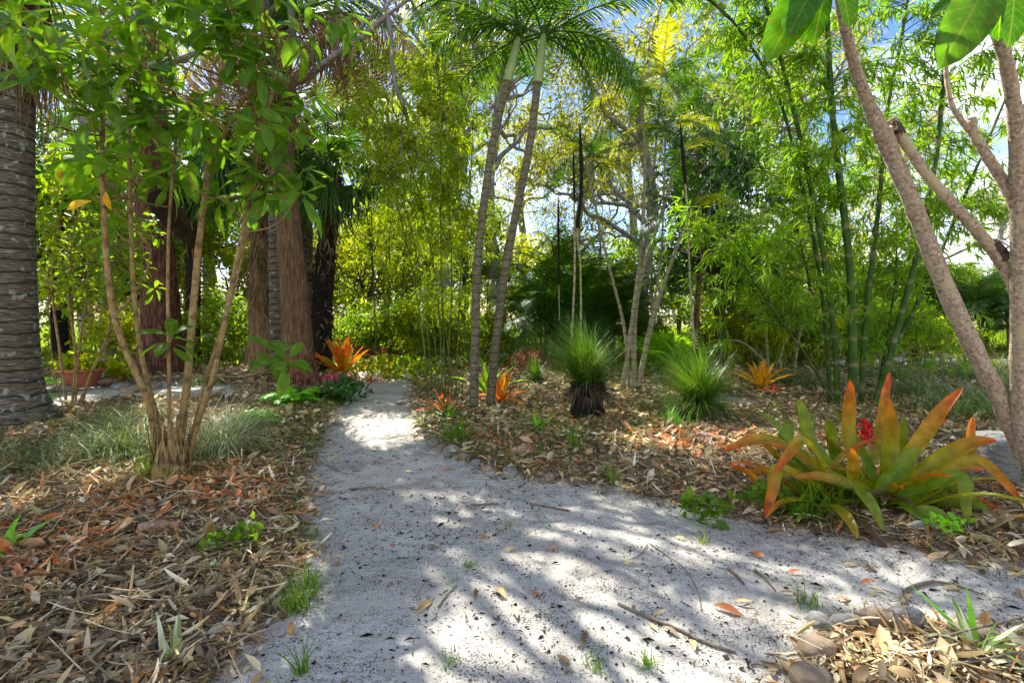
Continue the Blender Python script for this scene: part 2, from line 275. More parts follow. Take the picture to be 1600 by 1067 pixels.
M = dict(
 broad = leafmat('broad_leaf', [(.05,.12,.008),(.09,.21,.010),(.08,.19,.014),(.17,.30,.012)], T_, .62, .42, .3, vein=True),
 paddle = leafmat('paddle_leaf', [(.02,.09,.004),(.04,.15,.005),(.08,.21,.007)], T_, .62, .45, .25, vein=True),
 broad_dark = leafmat('glossy_dark_leaf', [(.02,.07,.012),(.035,.11,.015),(.06,.15,.018)], T_, .4, .36, .4),
 bush = leafmat('bush_leaf', [(.06,.14,.008),(.11,.21,.010),(.17,.26,.010),(.23,.29,.012)], T_, .55, .5, .25),
 lime = leafmat('lime_leaf', [(.14,.22,.008),(.20,.28,.008),(.28,.32,.010),(.33,.30,.010)], T_, .58, .5, .25),
 bamboo = leafmat('bamboo_leaf', [(.055,.15,.006),(.10,.22,.008),(.15,.28,.010),(.24,.33,.012)], T_, .55, .45, .3),
 ybamboo = leafmat('yellow_bamboo_leaf', [(.10,.20,.008),(.16,.27,.010),(.25,.34,.010),(.38,.36,.012)], T_, .55, .45, .3),
 gum = leafmat('gum_leaf', [(.09,.14,.015),(.17,.21,.015),(.27,.28,.015),(.33,.31,.02)], T_, .5, .5, .25),
 palm = leafmat('palm_leaf', [(.022,.07,.008),(.04,.11,.010),(.07,.16,.012)], T_, .4, .45, .3),
 ypalm = leafmat('yellow_palm_leaf', [(.13,.24,.01),(.26,.32,.01),(.42,.36,.015)], T_, .55, .45, .3),
 fan = leafmat('fan_leaf', [(.10,.26,.01),(.16,.34,.012),(.22,.38,.015)], T_, .55, .4),
 dead = leafmat('dead_frond', [(.07,.045,.022),(.16,.11,.055),(.28,.21,.12),(.12,.13,.04)], (1.5,1.2,.7), .25, .8, .15),
 skirt = leafmat('dead_skirt', [(.02,.015,.01),(.06,.042,.027),(.17,.13,.08)], (1.3,1.1,.8), .12, .8, .15),
 gtree = leafmat('grass_tree_leaf', [(.03,.12,.01),(.05,.17,.012),(.09,.22,.015),(.16,.27,.03),(.22,.2,.08)], T_, .35, .35, .4),
 grass = leafmat('grass_blade', [(.06,.15,.012),(.11,.23,.015),(.19,.30,.02)], T_, .4, .5, .25),
 silver = leafmat('variegated_blade', [(.12,.19,.05),(.28,.33,.13),(.66,.66,.48),(.4,.42,.26)], (1.3,1.3,.7), .3, .45),
 blue = leafmat('grey_green_blade', [(.07,.12,.035),(.12,.19,.05),(.22,.29,.10),(.16,.14,.06)], (1.3,1.4,.6), .35, .5, .25),
 fern = leafmat('fern_leaf', [(.14,.40,.01),(.2,.5,.015)], T_, .45, .45),
 brom = leafmat('bromeliad_leaf', [(.12,.25,.008),(.18,.30,.008),(.28,.28,.012)], (1.9,1.4,.4), .5, .38, .35,
    gtip=([(0,(.1,.1,.1)),(.5,(.2,.2,.2)),(.92,(.95,.95,.95))], [(.50,.05,.015),(.50,.09,.012),(.46,.15,.012),(.20,.24,.010),(.15,.22,.01)])),
 orange = leafmat('orange_bromeliad', [(.50,.13,.01),(.62,.24,.015),(.6,.34,.03)], (1.6,1.1,.5), .45, .35, .4, gtip=([(0,(.6,.6,.6)),(.3,(0,0,0)),(1,(.3,.3,.3))], [(.25,.2,.03),(.5,.07,.01)])),
 yellowb = leafmat('yellow_bromeliad', [(.60,.30,.01),(.70,.45,.02),(.62,.36,.02)], (1.5,1.2,.5), .45, .35, .4, gtip=([(0,(.3,.3,.3)),(.3,(0,0,0)),(.7,(0,0,0)),(1,(.8,.8,.8))], [(.5,.12,.02),(.55,.2,.02)])),
 redb = leafmat('red_bromeliad', [(.42,.05,.03),(.55,.12,.03),(.35,.04,.05)], (1.5,1.1,.6), .4, .4, .4),
 redflower = leafmat('red_flower', [(.55,.02,.015),(.7,.05,.03)], (1.3,1,1), .3, .5),
 pink = leafmat('pink_flower', [(.6,.07,.14),(.75,.16,.25)], (1.3,1,1), .35, .5),
 white = leafmat('silver_leaf', [(.35,.42,.38),(.5,.56,.52),(.25,.33,.3)], (1.1,1.1,1), .25, .5),
 litter = leafmat('litter', [(.06,.04,.022),(.48,.34,.14),(.17,.11,.055),(.66,.53,.26),(.10,.07,.04),(.33,.21,.09),(.76,.65,.39),(.38,.29,.18),(.08,.055,.035),(.52,.36,.17),(.50,.22,.06),(.13,.09,.055),(.48,.43,.19),(.26,.21,.14),(.78,.69,.46),(.42,.35,.24)], (1.3,1.1,.7), .15, .6, .3),
 darkred = leafmat('dark_red_leaf', [(.16,.03,.02),(.26,.06,.035),(.12,.04,.03)], (1.5,1.1,.6), .3, .5, .3),
 redlit = leafmat('red_litter', [(.46,.09,.02),(.58,.32,.14),(.5,.15,.03),(.40,.25,.12),(.7,.5,.3)], (1.3,1.1,.8), .2, .55, .3),
 yellow = leafmat('yellow_leaf', [(.75,.50,.01),(.8,.4,.01)], (1.3,1.2,.6), .5, .4),
 palmbark = barkmat('ringed_palm_bark', [(.025,.02,.015),(.07,.058,.042),(.16,.14,.105),(.55,.50,.40)], (2.6,2.6,26), 3, .55, rings=.16, rdark=(.012,.01,.008), lichen=.04, lcol=(.24,.28,.20), det=9),
 slim = barkmat('slender_palm_bark', [(.05,.045,.028),(.13,.115,.07),(.24,.22,.14)], (3,3,4), 8, .5, rings=.13, rdark=(.075,.065,.04)),
 pale = barkmat('pale_stem_bark', [(.12,.115,.06),(.25,.23,.13),(.38,.36,.23)], (3,3,3), 8, .4, rings=.16, rdark=(.13,.12,.07)),
 tan = barkmat('tan_stem_bark', [(.13,.08,.03),(.30,.20,.08),(.44,.32,.14)], (3,3,1.5), 12, .8, rings=.31, rdark=(.17,.11,.055), lichen=.2, lcol=(.32,.27,.13)),
 paper = barkmat('fibrous_bark', [(.06,.032,.016),(.17,.10,.05),(.30,.19,.10),(.38,.27,.16)], (9,9,.9), 3, 1.3),
 redbark = barkmat('red_fibrous_bark', [(.015,.009,.006),(.055,.026,.015),(.14,.065,.036),(.28,.18,.12)], (7,7,1.3), 3, 1.5),
 burnt = barkmat('charred_trunk_bark', [(.045,.026,.013),(.15,.088,.045),(.31,.205,.12)], (10,10,1.1), 3, 1.3, burn=(.8, (.014,.011,.009), (.30,.13,.065))),
 gumbark = barkmat('grey_gum_bark', [(.09,.085,.08),(.22,.21,.2),(.38,.36,.34)], (4,4,1), 3, .5),
 twig = barkmat('dark_twig', [(.025,.02,.015),(.06,.045,.03),(.10,.08,.06)], (4,4,4), 6, .3),
 stick = barkmat('stick_bark', [(.07,.055,.04),(.16,.13,.10),(.24,.2,.16)], (3,3,3), 14, .4),
 frang = barkmat('warty_trunk_bark', [(.10,.07,.045),(.34,.25,.17),(.52,.43,.32),(.75,.70,.6)], (1,1,1), 48, .9, det=10, lichen=.6, lcol=(.50,.42,.26)),
 cut = barkmat('dark_cut_end', [(.02,.017,.015),(.07,.055,.042),(.12,.095,.07)], (3,3,3), 8, .8),
 gcore = barkmat('grass_tree_trunk', [(.008,.007,.006),(.02,.016,.012),(.06,.045,.03)], (5,5,12), 6, 1.6),
 spike = barkmat('black_flower_spike', [(.006,.005,.004),(.02,.016,.012)], (3,3,3), 30, 1.0),
 culm = barkmat('green_culm', [(.012,.04,.003),(.025,.07,.004),(.05,.095,.006)], (3,3,.8), 3, .1, rough=.5, rings=.42, rdark=(.15,.14,.06)),
 yculm = barkmat('yellow_green_culm', [(.03,.06,.006),(.07,.11,.01),(.16,.15,.015)], (1,1,.6), 3, .05, rough=.35, rings=.3, rdark=(.04,.04,.02)),
 crownshaft = barkmat('crownshaft', [(.16,.26,.08),(.3,.4,.17)], (2,2,1), 3, .1, rough=.4),
 stone = barkmat('brown_stone', [(.10,.075,.05),(.24,.18,.12),(.36,.29,.21)], (2,2,2), 4, .5, rough=.8),
 gstone = barkmat('grey_stone', [(.08,.08,.075),(.2,.2,.18),(.32,.31,.28)], (2,2,2), 5, .5, rough=.8),
 log = barkmat('weathered_log', [(.16,.08,.045),(.36,.22,.15),(.5,.36,.27)], (9,1.5,9), 3, .7),
 pot = barkmat('terracotta', [(.30,.09,.05),(.42,.14,.08)], (2,2,2), 5, .1, rough=.7),
 potsoil = barkmat('potting_soil', [(.02,.015,.01),(.05,.04,.03)], (2,2,2), 15, .5),
 conc = barkmat('rough_grey_stump', [(.10,.10,.095),(.24,.24,.22),(.36,.35,.33)], (3,3,9), 6, 1.3),
)

# ------------------------------------------------------------------ ground
def ground():
    def axis(lo, a, b, hi, st, nlo, nhi):
        return np.concatenate([a - np.geomspace(.2, a-lo, nlo)[::-1], np.arange(a, b, st), b + np.geomspace(.2, hi-b, nhi)])
    xs = np.sort(np.concatenate([axis(-400, -9, 12, 400, .06, 24, 24), np.arange(-2.97, 4, .06)])); ys = np.sort(np.concatenate([axis(-60, .8, 15, 700, .06, 12, 34), np.arange(1.63, 7, .06)]))
    X, Y = np.meshgrid(xs, ys); sd = sdist(X, Y); Z = hgt(X, Y, sd)
    Z += scuff(X, Y)*sstep(.05, -.15, sd)
    Z += sstep(.0, .2, sd) * R.normal(0, .008, X.shape) * (Y < 14)
    m, n = X.shape; i = np.arange(m-1)[:, None]*n; j = np.arange(n-1)[None]
    F = np.stack([i+j, i+j+1, i+n+j+1, i+n+j], -1).reshape(-1, 4)
    C = np.ones((m*n, 4)); C[:, 0] = np.clip(sd.ravel()*.5+.5, 0, 1)
    a = Acc(); a.add(np.stack([X, Y, Z], -1).reshape(-1, 3), F, C)
    mt, t = newmat('sand_and_soil'); l = t.links.new
    at = N(t, 'ShaderNodeAttribute', attribute_name='lf'); sp = N(t, 'ShaderNodeSeparateColor'); l(at.outputs['Color'], sp.inputs[0])
    tc = N(t, 'ShaderNodeTexCoord')
    def noise(s, d=4, r=.6):
        n_ = N(t, 'ShaderNodeTexNoise'); n_.inputs['Scale'].default_value = s; n_.inputs['Detail'].default_value = d; n_.inputs['Roughness'].default_value = r; l(tc.outputs['Object'], n_.inputs[0]); return n_.outputs[0]
    def mix(f, a_, b_):
        m_ = N(t, 'ShaderNodeMixRGB')
        for s_, v in (('Fac', f), ('Color1', a_), ('Color2', b_)):
            if isinstance(v, tuple): m_.inputs[s_].default_value = (*v, 1)
            else: l(v, m_.inputs[s_])
        return m_.outputs[0]
    def R_(x, *st): r_ = ramp(t, st); l(x, r_.inputs[0]); return r_.outputs[0]
    # white sand: broad tonal patches, crumbs, dark organic specks in drifts
    sand = mix(R_(noise(1.6, 5), (.35,(0,0,0)), (.7,(1,1,1))), (.45,.425,.365), (.62,.59,.52))
    sand = mix(R_(noise(70, 4, .8), (.48,(0,0,0)), (.75,(.8,.8,.8))), sand, (.36,.34,.31))
    sand = mix(R_(noise(.9, 7, .7), (.50,(0,0,0)), (.66,(.75,.75,.75))), sand, (.27,.25,.22))
    drift = R_(noise(3.1, 6, .75), (.42,(.02,.02,.02)), (.62,(1,1,1)))
    speck = R_(noise(95, 3, .7), (.50,(0,0,0)), (.57,(1,1,1)))
    mu = N(t, 'ShaderNodeMath', operation='MULTIPLY'); l(drift, mu.inputs[0]); l(speck, mu.inputs[1])
    sand = mix(mu.outputs[0], sand, (.06,.05,.04))
    vo = N(t, 'ShaderNodeTexVoronoi'); vo.inputs['Scale'].default_value = 42; l(tc.outputs['Object'], vo.inputs[0])
    sand = mix(R_(vo.outputs['Distance'], (.10,(1,1,1)), (.15,(0,0,0))), sand, (.05,.04,.03))
    soil = mix(R_(noise(38, 6, .75), (.35,(0,0,0)), (.65,(1,1,1))), (.045,.032,.022), (.22,.16,.10))
    soil = mix(R_(noise(90, 3, .7), (.56,(0,0,0)), (.62,(1,1,1))), soil, (.42,.33,.22))
    far = N(t, 'ShaderNodeSeparateXYZ'); l(tc.outputs['Object'], far.inputs[0])
    mr = N(t, 'ShaderNodeMapRange'); mr.inputs['From Min'].default_value = 12; mr.inputs['From Max'].default_value = 20; l(far.outputs[1], mr.inputs[0])
    soil = mix(mr.outputs[0], soil, mix(noise(3, 6), (.10,.13,.03), (.24,.22,.11)))
    n1 = noise(7, 6, .75); md = N(t, 'ShaderNodeMath', operation='MULTIPLY_ADD'); l(n1, md.inputs[0]); md.inputs[1].default_value = .34; l(sp.outputs[0], md.inputs[2])
    edge = R_(md.outputs[0], (.66,(0,0,0)), (.72,(1,1,1)))
    colr = mix(edge, sand, soil)
    b = N(t, 'ShaderNodeBsdfPrincipled'); l(colr, b.inputs['Base Color']); b.inputs['Roughness'].default_value = .95; b.inputs['Specular IOR Level'].default_value = .1
    bp = N(t, 'ShaderNodeBump'); bp.inputs['Strength'].default_value = .8; bp.inputs['Distance'].default_value = .035
    n2 = N(t, 'ShaderNodeMath', operation='ADD'); l(noise(26, 6, .7), n2.inputs[0]); l(noise(6, 4), n2.inputs[1]); l(n2.outputs[0], bp.inputs['Height']); l(bp.outputs[0], b.inputs['Normal'])
    o = N(t, 'ShaderNodeOutputMaterial'); l(b.outputs[0], o.inputs[0])
    g = obj('ground', a, mt); g['kind'] = 'structure'; g['label'] = 'white sand path winding between garden beds of brown soil'
ground()

# ------------------------------------------------------------------ leaf litter (uncountable: stuff)
def scatter(y0, y1, dens, keep=None, x0=None, x1=None):
    xa, xb = (-(y1*1.04+.6), y1*1.04+.6) if x0 is None else (x0, x1)
    n = int((xb-xa)*(y1-y0)*dens); x = U(xa, xb, n); y = U(y0, y1, n); k = np.abs(x) < y*1.04+.5
    return x[k], y[k]
def patch(x, y):    # large-scale variation of litter kind
    return .5 + .5*np.sin(x*1.1+.8*np.sin(y*.9)+1.0)*np.cos(y*.8+.5*np.sin(x*1.7))
def litter():
    T1 = [leafT(3, .16, .4, .35, .5), leafT(3, .22, .45, -.3, .6), leafT(3, .12, .35, .5, .9), leafT(3, .27, .5, .15, -.4), leafT(3, .06, .4, .4, .6, .4, .6), leafT(3, .09, .4, -.5, .8, .2), leafT(4, .1, .3, .9, 1.2), leafT(3, .13, .45, .7, 1.1)]
    T2 = [diamT(.16, .4, .25, .3), diamT(.24, .5, -.2, .5)]
    strips = [leafT(4, .034, .3, .3, .8, .5, .5), leafT(4, .02, .3, -.2, .5, .6, .6)]
    reds = [gxy(*p) for p in ((60,860),(150,830),(210,800),(340,775),(390,780),(300,765),(1000,690),(1060,700),(1120,690),(930,660),(30,905),(820,700))]  # sunlit patches of the beds, put into the leaf colour as red
    a = Acc(); b = Acc(); st = Acc(); rd = Acc()
    for (y0, y1, dens, sz, Ts) in ((1.7, 3.2, 1900, .056, T1), (3.2, 5, 1250, .058, T1), (5, 8, 620, .062, T2), (8, 13, 260, .08, T2), (13, 20, 70, .13, T2)):
        x, y = scatter(y0, y1, dens); sd = sdist(x, y)
        p = sstep(-.24, .14, sd + .10*np.sin(x*5+1.5*np.sin(y*4))*np.cos(y*6.3) + .05*np.sin(x*17)*np.sin(y*19))**2
        k = R.random(len(x)) < p * (.55 + .45*(R.random(len(x)) < .3 + patch(x*2, y*2))); x, y, sd = x[k], y[k], sd[k]
        n = len(x); z = hgt(x, y, sd) + U(0.002, .05, n) * sstep(-.1, .3, sd)
        an = U(0, 2*np.pi, n); tilt = R.normal(0, .32, n)
        d = np.stack([np.cos(an)*np.cos(tilt), np.sin(an)*np.cos(tilt), np.sin(tilt)], -1)
        up = nrm(np.stack([R.normal(0, .45, n), R.normal(0, .45, n), np.ones(n)], -1))
        ln = np.minimum(sz * R.lognormal(0, .5, n), sz*2.6); O = np.stack([x, y, z], -1)
        pr = np.zeros(n)
        for q in reds: pr = np.maximum(pr, np.exp(-((x-q[0])**2 + (y-q[1])**2)/(.07*q[1]**1.3*.5)))
        isr = R.random(n) < pr*.5
        ti = R.integers(0, len(Ts), n); B = basis(d, up, ln, ln)
        for i, T in enumerate(Ts):
            s = (ti == i) & ~isr; (a if y0 < 5 else b).batch(T, B[s]*(.75 if i == 3 else 1), O[s])
            s = (ti == i) & isr; rd.batch(T, B[s]*1.1, O[s]+[0,0,.02])
    # long bark strips, bamboo sheaths and stalks
    for (y0, y1, dens) in ((1.7, 4.5, 190), (4.5, 9, 70)):
        x, y = scatter(y0, y1, dens); sd = sdist(x, y); k = R.random(len(x)) < sstep(-.05, .25, sd); x, y, sd = x[k], y[k], sd[k]; n = len(x)
        an = U(0, np.pi*2, n); tl = R.normal(0, .12, n); d = np.stack([np.cos(an), np.sin(an), tl], -1)
        up = nrm(np.stack([R.normal(0, .3, n), R.normal(0, .3, n), np.ones(n)], -1)); ln = U(.05, .3, n)
        O = np.stack([x, y, hgt(x, y, sd) + U(.03, .065, n)], -1); B = basis(d, up, ln*U(.4, 1.2, n), ln)
        h = R.random(n) < .5; st.batch(strips[0], B[h], O[h]); st.batch(strips[1], B[~h], O[~h])
    for nm, ac, mt, lb in (('leaf_litter', a, 'litter', 'thick brown and tan fallen leaves covering the near garden beds'),
                       ('leaf_litter', b, 'litter', 'dry fallen leaves covering the garden beds farther back'),
                       ('bark_litter', st, 'litter', 'long dry bark strips and sheaths lying among fallen leaves'),
                       ('sun_reddened_litter', rd, 'redlit', 'fallen leaves coloured red and orange to stand for sunlit patches on the beds')):
        o = obj(nm, ac, M[mt]); o['kind'] = 'stuff'; o['label'] = lb
    # fine dead twigs and needles tangled through the litter, a few on the sand
    tw = Acc(); Tt = [leafT(5, .006, .2, .5, .8, .6, .8), leafT(5, .005, .2, -.25, .8, .6, .8), leafT(5, .008, .2, 1.0, .8, .6, .8)]
    for (y0, y1, dens) in ((1.7, 4.5, 260), (4.5, 9, 110)):
        x, y = scatter(y0, y1, dens); sd = sdist(x, y); k = R.random(len(x)) < .05 + .95*sstep(-.1, .25, sd); x, y, sd = x[k], y[k], sd[k]; n = len(x)
        an = U(0, 6.28, n); roll = U(-1, 1, n); d = np.stack([np.cos(an), np.sin(an), R.normal(0, .1, n)], -1); up = nrm(np.stack([-np.sin(an)*roll, np.cos(an)*roll, np.ones(n)*.4], -1)); ln = U(.06, .38, n)*np.where(sd < 0, .5, 1)
        O = np.stack([x, y, hgt(x, y, sd) + .006 + U(.02, .06, n)*sstep(-.05, .2, sd)], -1); B = basis(d, up, U(.18, .5, n), ln); ti = R.integers(0, 3, n)
        for i, T in enumerate(Tt): tw.batch(T, B[ti == i], O[ti == i], r1=R.choice([0, .13, .26, .55, .85], (ti == i).sum()))
    o = obj('twig_litter', tw, M['litter']); o['kind'] = 'stuff'; o['label'] = 'fine dead twigs and needles tangled through the leaf litter'
    # dark crumbs, tiny twigs and leaf bits on the white sand
    e = Acc(); x, y = scatter(1.7, 8.5, 1500); sd = sdist(x, y)
    dr = .5+.5*np.sin(x*2.3+np.sin(y*3))*np.sin(y*2.7+1); k = (sd < .02) & (R.random(len(x)) < .15+.85*dr**2*sstep(-1.6, -.1, sd) + .25*dr); x, y = x[k], y[k]; n = len(x)
    O = np.stack([x, y, hgt(x, y)+.004], -1); an = U(0, 6.28, n); d = np.stack([np.cos(an), np.sin(an), U(-.2, .2, n)], -1)
    ln = R.lognormal(-5.05, .5, n); thin = R.random(n) < .35
    B = basis(d, nrm(np.stack([R.normal(0,.4,n), R.normal(0,.4,n), np.ones(n)], -1)), np.where(thin, .4, 1)*ln*1.6, np.where(thin, 3.2, 1.2)*ln)
    e.batch(diamT(.38, .5, .1, .4), B, O, r1=R.choice([0, .06, .12, .7, .95], n, p=[.4,.25,.15,.1,.1]))
    o = obj('sand_debris', e, M['skirt']); o['kind'] = 'stuff'; o['label'] = 'dark crumbs and tiny twigs sprinkled over the white sand path'
litter()

# ------------------------------------------------------------------ palms
def frondA(Ln=2.2, n=46, ll=.55, droop=1.3, hang=.5, w=.028, vee=.35, acc=None, r1=None, segs=3, seed=0):
    """pinnate frond leaving the origin along +Y"""
    a = acc or Acc(); t = np.linspace(0, 1, 26); ang = -droop*t**1.5
    y = np.concatenate([[0], np.cumsum(np.cos(ang[1:])*Ln/25)]); z = np.concatenate([[0], np.cumsum(np.sin(ang[1:])*Ln/25)])
    p = np.stack([R.normal(0, .004, 26).cumsum(), y, z], -1); tube(a, p, .018*(1-t)+.004, 4, r1=.9, cap=False)
    T = leafT(segs, w/2, .25, hang, .4, .0, .4); s = np.linspace(.14, .99, n)
    for sgn in (-1, 1):
        q = np.stack([np.interp(s, t, p[:, i]) for i in range(3)], -1); an = np.interp(s, t, ang)
        tg = np.stack([np.zeros(n), np.cos(an), np.sin(an)], -1); nn = np.stack([np.zeros(n), -np.sin(an), np.cos(an)], -1)
        fw = (.35 + .75*s)[:, None]; d = nrm(np.array([sgn, 0, 0])[None] + tg*fw + nn*vee + R.normal(0, .07, (n, 3)))
        ln = ll*(.35+.65*np.sin(np.pi*np.clip(s*.86+.12, 0, 1)))*U(.9, 1.08, n)
        a.batch(T, basis(d, nn + R.normal(0, .1, (n, 3)), 1/1., 1)*np.stack([np.ones(n), ln, ln], -1)[:, None, :], q, r1=(U(.2, .8, n) if r1 is None else U(*r1, n)))
    return a
def fan_leaf(pet=.5, Ln=.45, n=26, spread=2.3, hang=.25, w=.03, acc=None):
    a = acc or Acc(); t = np.linspace(0, 1, 6); tube(a, np.stack([0*t, pet*t, .12*t*(1-t)], -1), .008, 4, r1=.8, cap=False)
    an = np.linspace(-spread, spread, n); d = np.stack([np.sin(an), np.cos(an), .12*np.cos(an)], -1)
    ln = Ln*(.8+.2*np.cos(an))*U(.94, 1.04, n); O = np.tile([0, pet, 0], (n, 1))
    a.batch(leafT(3, w, .55, hang, .7, .0, .15), basis(d, np.array([0,0,1.])+R.normal(0,.06,(n,3)))*np.stack([np.ones(n), ln, ln], -1)[:, None, :], O); return a
def copies(parent, name, meshes, specs):
    """specs: (location, azimuth, elevation, roll, scale)"""
    for i, (lo, az, el, ro, sc) in enumerate(specs):
        o = bpy.data.objects.new(name, meshes[i % len(meshes)]); COL.objects.link(o); o.parent = parent
        o.location = lo; o.rotation_euler = (Matrix.Rotation(az, 3, 'Z') @ Matrix.Rotation(el, 3, 'X') @ Matrix.Rotation(ro, 3, 'Y')).to_euler(); o.scale = (sc,)*3
def meshof(acc, name, mat): me = acc.mesh(name); me.materials.append(mat); return me
FR = [meshof(frondA(2.1, 46, .55, dr, hg), 'frond', M['palm']) for dr, hg in ((1.2, .6), (1.7, .8), (.8, .45))]
FRY = [meshof(frondA(2.1, 40, .5, dr, .5), 'frond', M['ypalm']) for dr in (1.2, 1.6)]
FRD = [meshof(frondA(2.6, 54, .62, dr, 1.6, .024, -.5), 'dead_frond', M['dead']) for dr in (2.0, 2.4)]
FAN = [meshof(fan_leaf(), 'fan_leaf', M['fan']), meshof(fan_leaf(.6, .5, 28, 2.5, .45), 'fan_leaf', M['fan'])]
FANG = [meshof(fan_leaf(1.0, .95, 40, 2.4, 1.1, .022), 'fan_leaf', M['palm']), meshof(fan_leaf(1.1, .9, 38, 2.1, 1.5, .02), 'fan_leaf', M['palm'])]
def crown_specs(top, n, e0, e1, sc=1.0, a0=0.0):   # fronds spiralling round the growing tip
    return [(top, a0 + i*2.39996 + U(-.15, .15), rad(e0 + (e1-e0)*i/max(n-1, 1) + U(-6, 6)), U(-.3, .3), sc*U(.88, 1.1)) for i in range(n)]
def path3(pts, base):  # list of (px, py, Y) -> points relative to base
    return np.array([P(*p) for p in pts]) - base

def left_palm():
    b = np.array([gp(12, 668)[0]-.2, 6.75, .03]); t = thing('ringed_palm', 'massive grey ringed palm trunk with lichen and flared base beside brown litter', 'palm tree', b)
    zs = np.array([-.1, .05, .2, .45, .8, 1.3, 2.2, 3.3, 6.4]); r = np.array([.60, .53, .45, .36, .31, .295, .28, .275, .27])*(1)
    z = np.linspace(-.1, 6.4, 260); rr = np.interp(z, zs, r)*(1+.008*R.random(260))
    obj('trunk', tube(Acc(), np.stack([.02*np.sin(z), .02*np.cos(z*1.3), z], -1), rr, 40, .012), M['palmbark'], t)
    sk = Acc(); n = 240; an = U(-.9, 1.6, n); O = np.stack([.3*np.cos(an), .3*np.sin(an), U(5.2, 6.2, n)], -1)
    d = nrm(np.stack([np.cos(an)*.25, np.sin(an)*.25, -np.ones(n)], -1)+R.normal(0, .12, (n, 3))); ln = U(.5, 1.7, n)
    sk.batch(leafT(4, .014, .3, .2, .5, .3, .5), basis(d, np.stack([np.cos(an), np.sin(an), 0*an], -1))*np.stack([np.ones(n), ln, ln], -1)[:, None, :], O)
    obj('dead_leaf_skirt', sk, M['dead'], t)
    copies(t, 'frond', FR, crown_specs((0,0,6.4), 12, 60, -20, 1.5))
left_palm()

def slim_palm(lb, pts, rad0, rad1, shaft, specs, mats='slim', r=None):
    base = gp(*pts[0][:2]); base = P(pts[0][0], pts[0][1], base[1]); base[2] = float(hgt(base[0:1], base[1:2])[0])-.02
    t = thing('slender_palm', lb, 'palm tree', base, 'slender palms rising beside the path')
    Y = base[1]; q = path3([(a_, b_, Y+dy) for a_, b_, dy in pts[1:]], base); q = np.vstack([[0,0,0], q]); s = smooth(q, 60)
    tt = np.linspace(0, 1, 60); rr = rad0+(rad1-rad0)*tt + .05*rad0*np.exp(-tt*30); rr = rr*(1+.04*(np.sin(tt*380)**6))
    obj('trunk', tube(Acc(), s, rr, 14, .012), M[mats], t)
    d = nrm(s[-1]-s[-4]); cs = s[-1] + d*np.linspace(0, shaft, 12)[:, None]; k = np.linspace(0, 1, 12)
    obj('crownshaft', tube(Acc(), cs, rad1*(1.35+.25*np.sin(k*3.0)-.75*k), 12), M['crownshaft'], t)
    sp = specs(tuple(cs[-2])); copies(t, 'frond', FR, sp); return t
slim_palm('left one of two slender ringed palms standing together beside the sand path', [(740,640,0),(742,540,0),(747,400,0),(768,235,.1),(793,128,.15)], .068, .053, .75,
    lambda p: crown_specs(p, 9, 75, 0, .95, .4))
slim_palm('right one of two slender ringed palms, with the pale green crownshaft', [(765,636,0),(775,530,0),(793,400,-.1),(826,235,-.15),(840,130,-.15)], .070, .056, .78,
    lambda p: [(p, rad(-62), rad(12), .1, 1.0), (p, rad(-75), rad(-14), .5, .8), (p, rad(-100), rad(30), 0, 1.0), (p, rad(70), rad(35), 0, 1.0), (p, rad(100), rad(20), 0, .95), (p, rad(150), rad(40), 0, .9),
               (p, rad(-150), rad(45), 0, .9), (p, rad(10), rad(50), 0, .95), (p, rad(-20), rad(72), 0, 1.0), (p, rad(40), rad(15), 0, .85), (p, rad(-40), rad(45), 0, 1.0)])

def stem_clump():
    b = gp(985, 612); t = thing('clumping_palm', 'clump of pale smooth leaning palm stems standing between the two grass trees', 'palm tree', b)
    for pts, r in (([(972,612,0),(985,520,0),(1000,400,0),(1008,250,.1),(1000,150,.1)], .045), ([(990,612,0),(992,500,.1),(1005,420,.2),(1035,330,.3),(1060,240,.4)], .055),
                   ([(995,608,0),(1015,520,0),(1045,420,-.1),(1080,330,-.2)], .055), ([(984,605,.3),(975,510,.6),(945,390,1),(915,250,1.3)], .04), ([(994,600,.4),(1022,470,.5),(1034,380,.5),(1040,200,.5)], .03)):
        q = path3([(a_, b_, b[1]+d_) for a_, b_, d_ in pts], b); q[0, 2] = min(q[0, 2], 0)-.03; s = smooth(q, 30)
        obj('stem', tube(Acc(), s, np.linspace(r*.95, r*.55, 30)*(1+.35*np.exp(-np.arange(30)*.8)), 10, .01), M['pale'], t)
        copies(t, 'frond', FR + FRY, crown_specs(tuple(s[-1]), 6, 65, 0, .62, U(0, 6)))
stem_clump()

def fan_palm(px, py, n, sc, lb, up=(70, 0)):
    b = gp(px, py); t = thing('fan_palm', lb, 'palm', b); sp = []
    for i in range(n): sp.append(((0, 0, .12*sc), i*2.4+U(-.2, .2), rad(up[0]+(up[1]-up[0])*i/n+U(-5, 5)), U(-.3, .3), sc*U(.85, 1.1)))
    copies(t, 'fan_leaf', FAN, sp)
fan_palm(1045, 588, 14, 1.15, 'light green fan palm with radiating leaves behind the pale palm stems')
fan_palm(890, 560, 6, 1.1, 'small fan palm showing behind the upright grass tree', (75, 20))

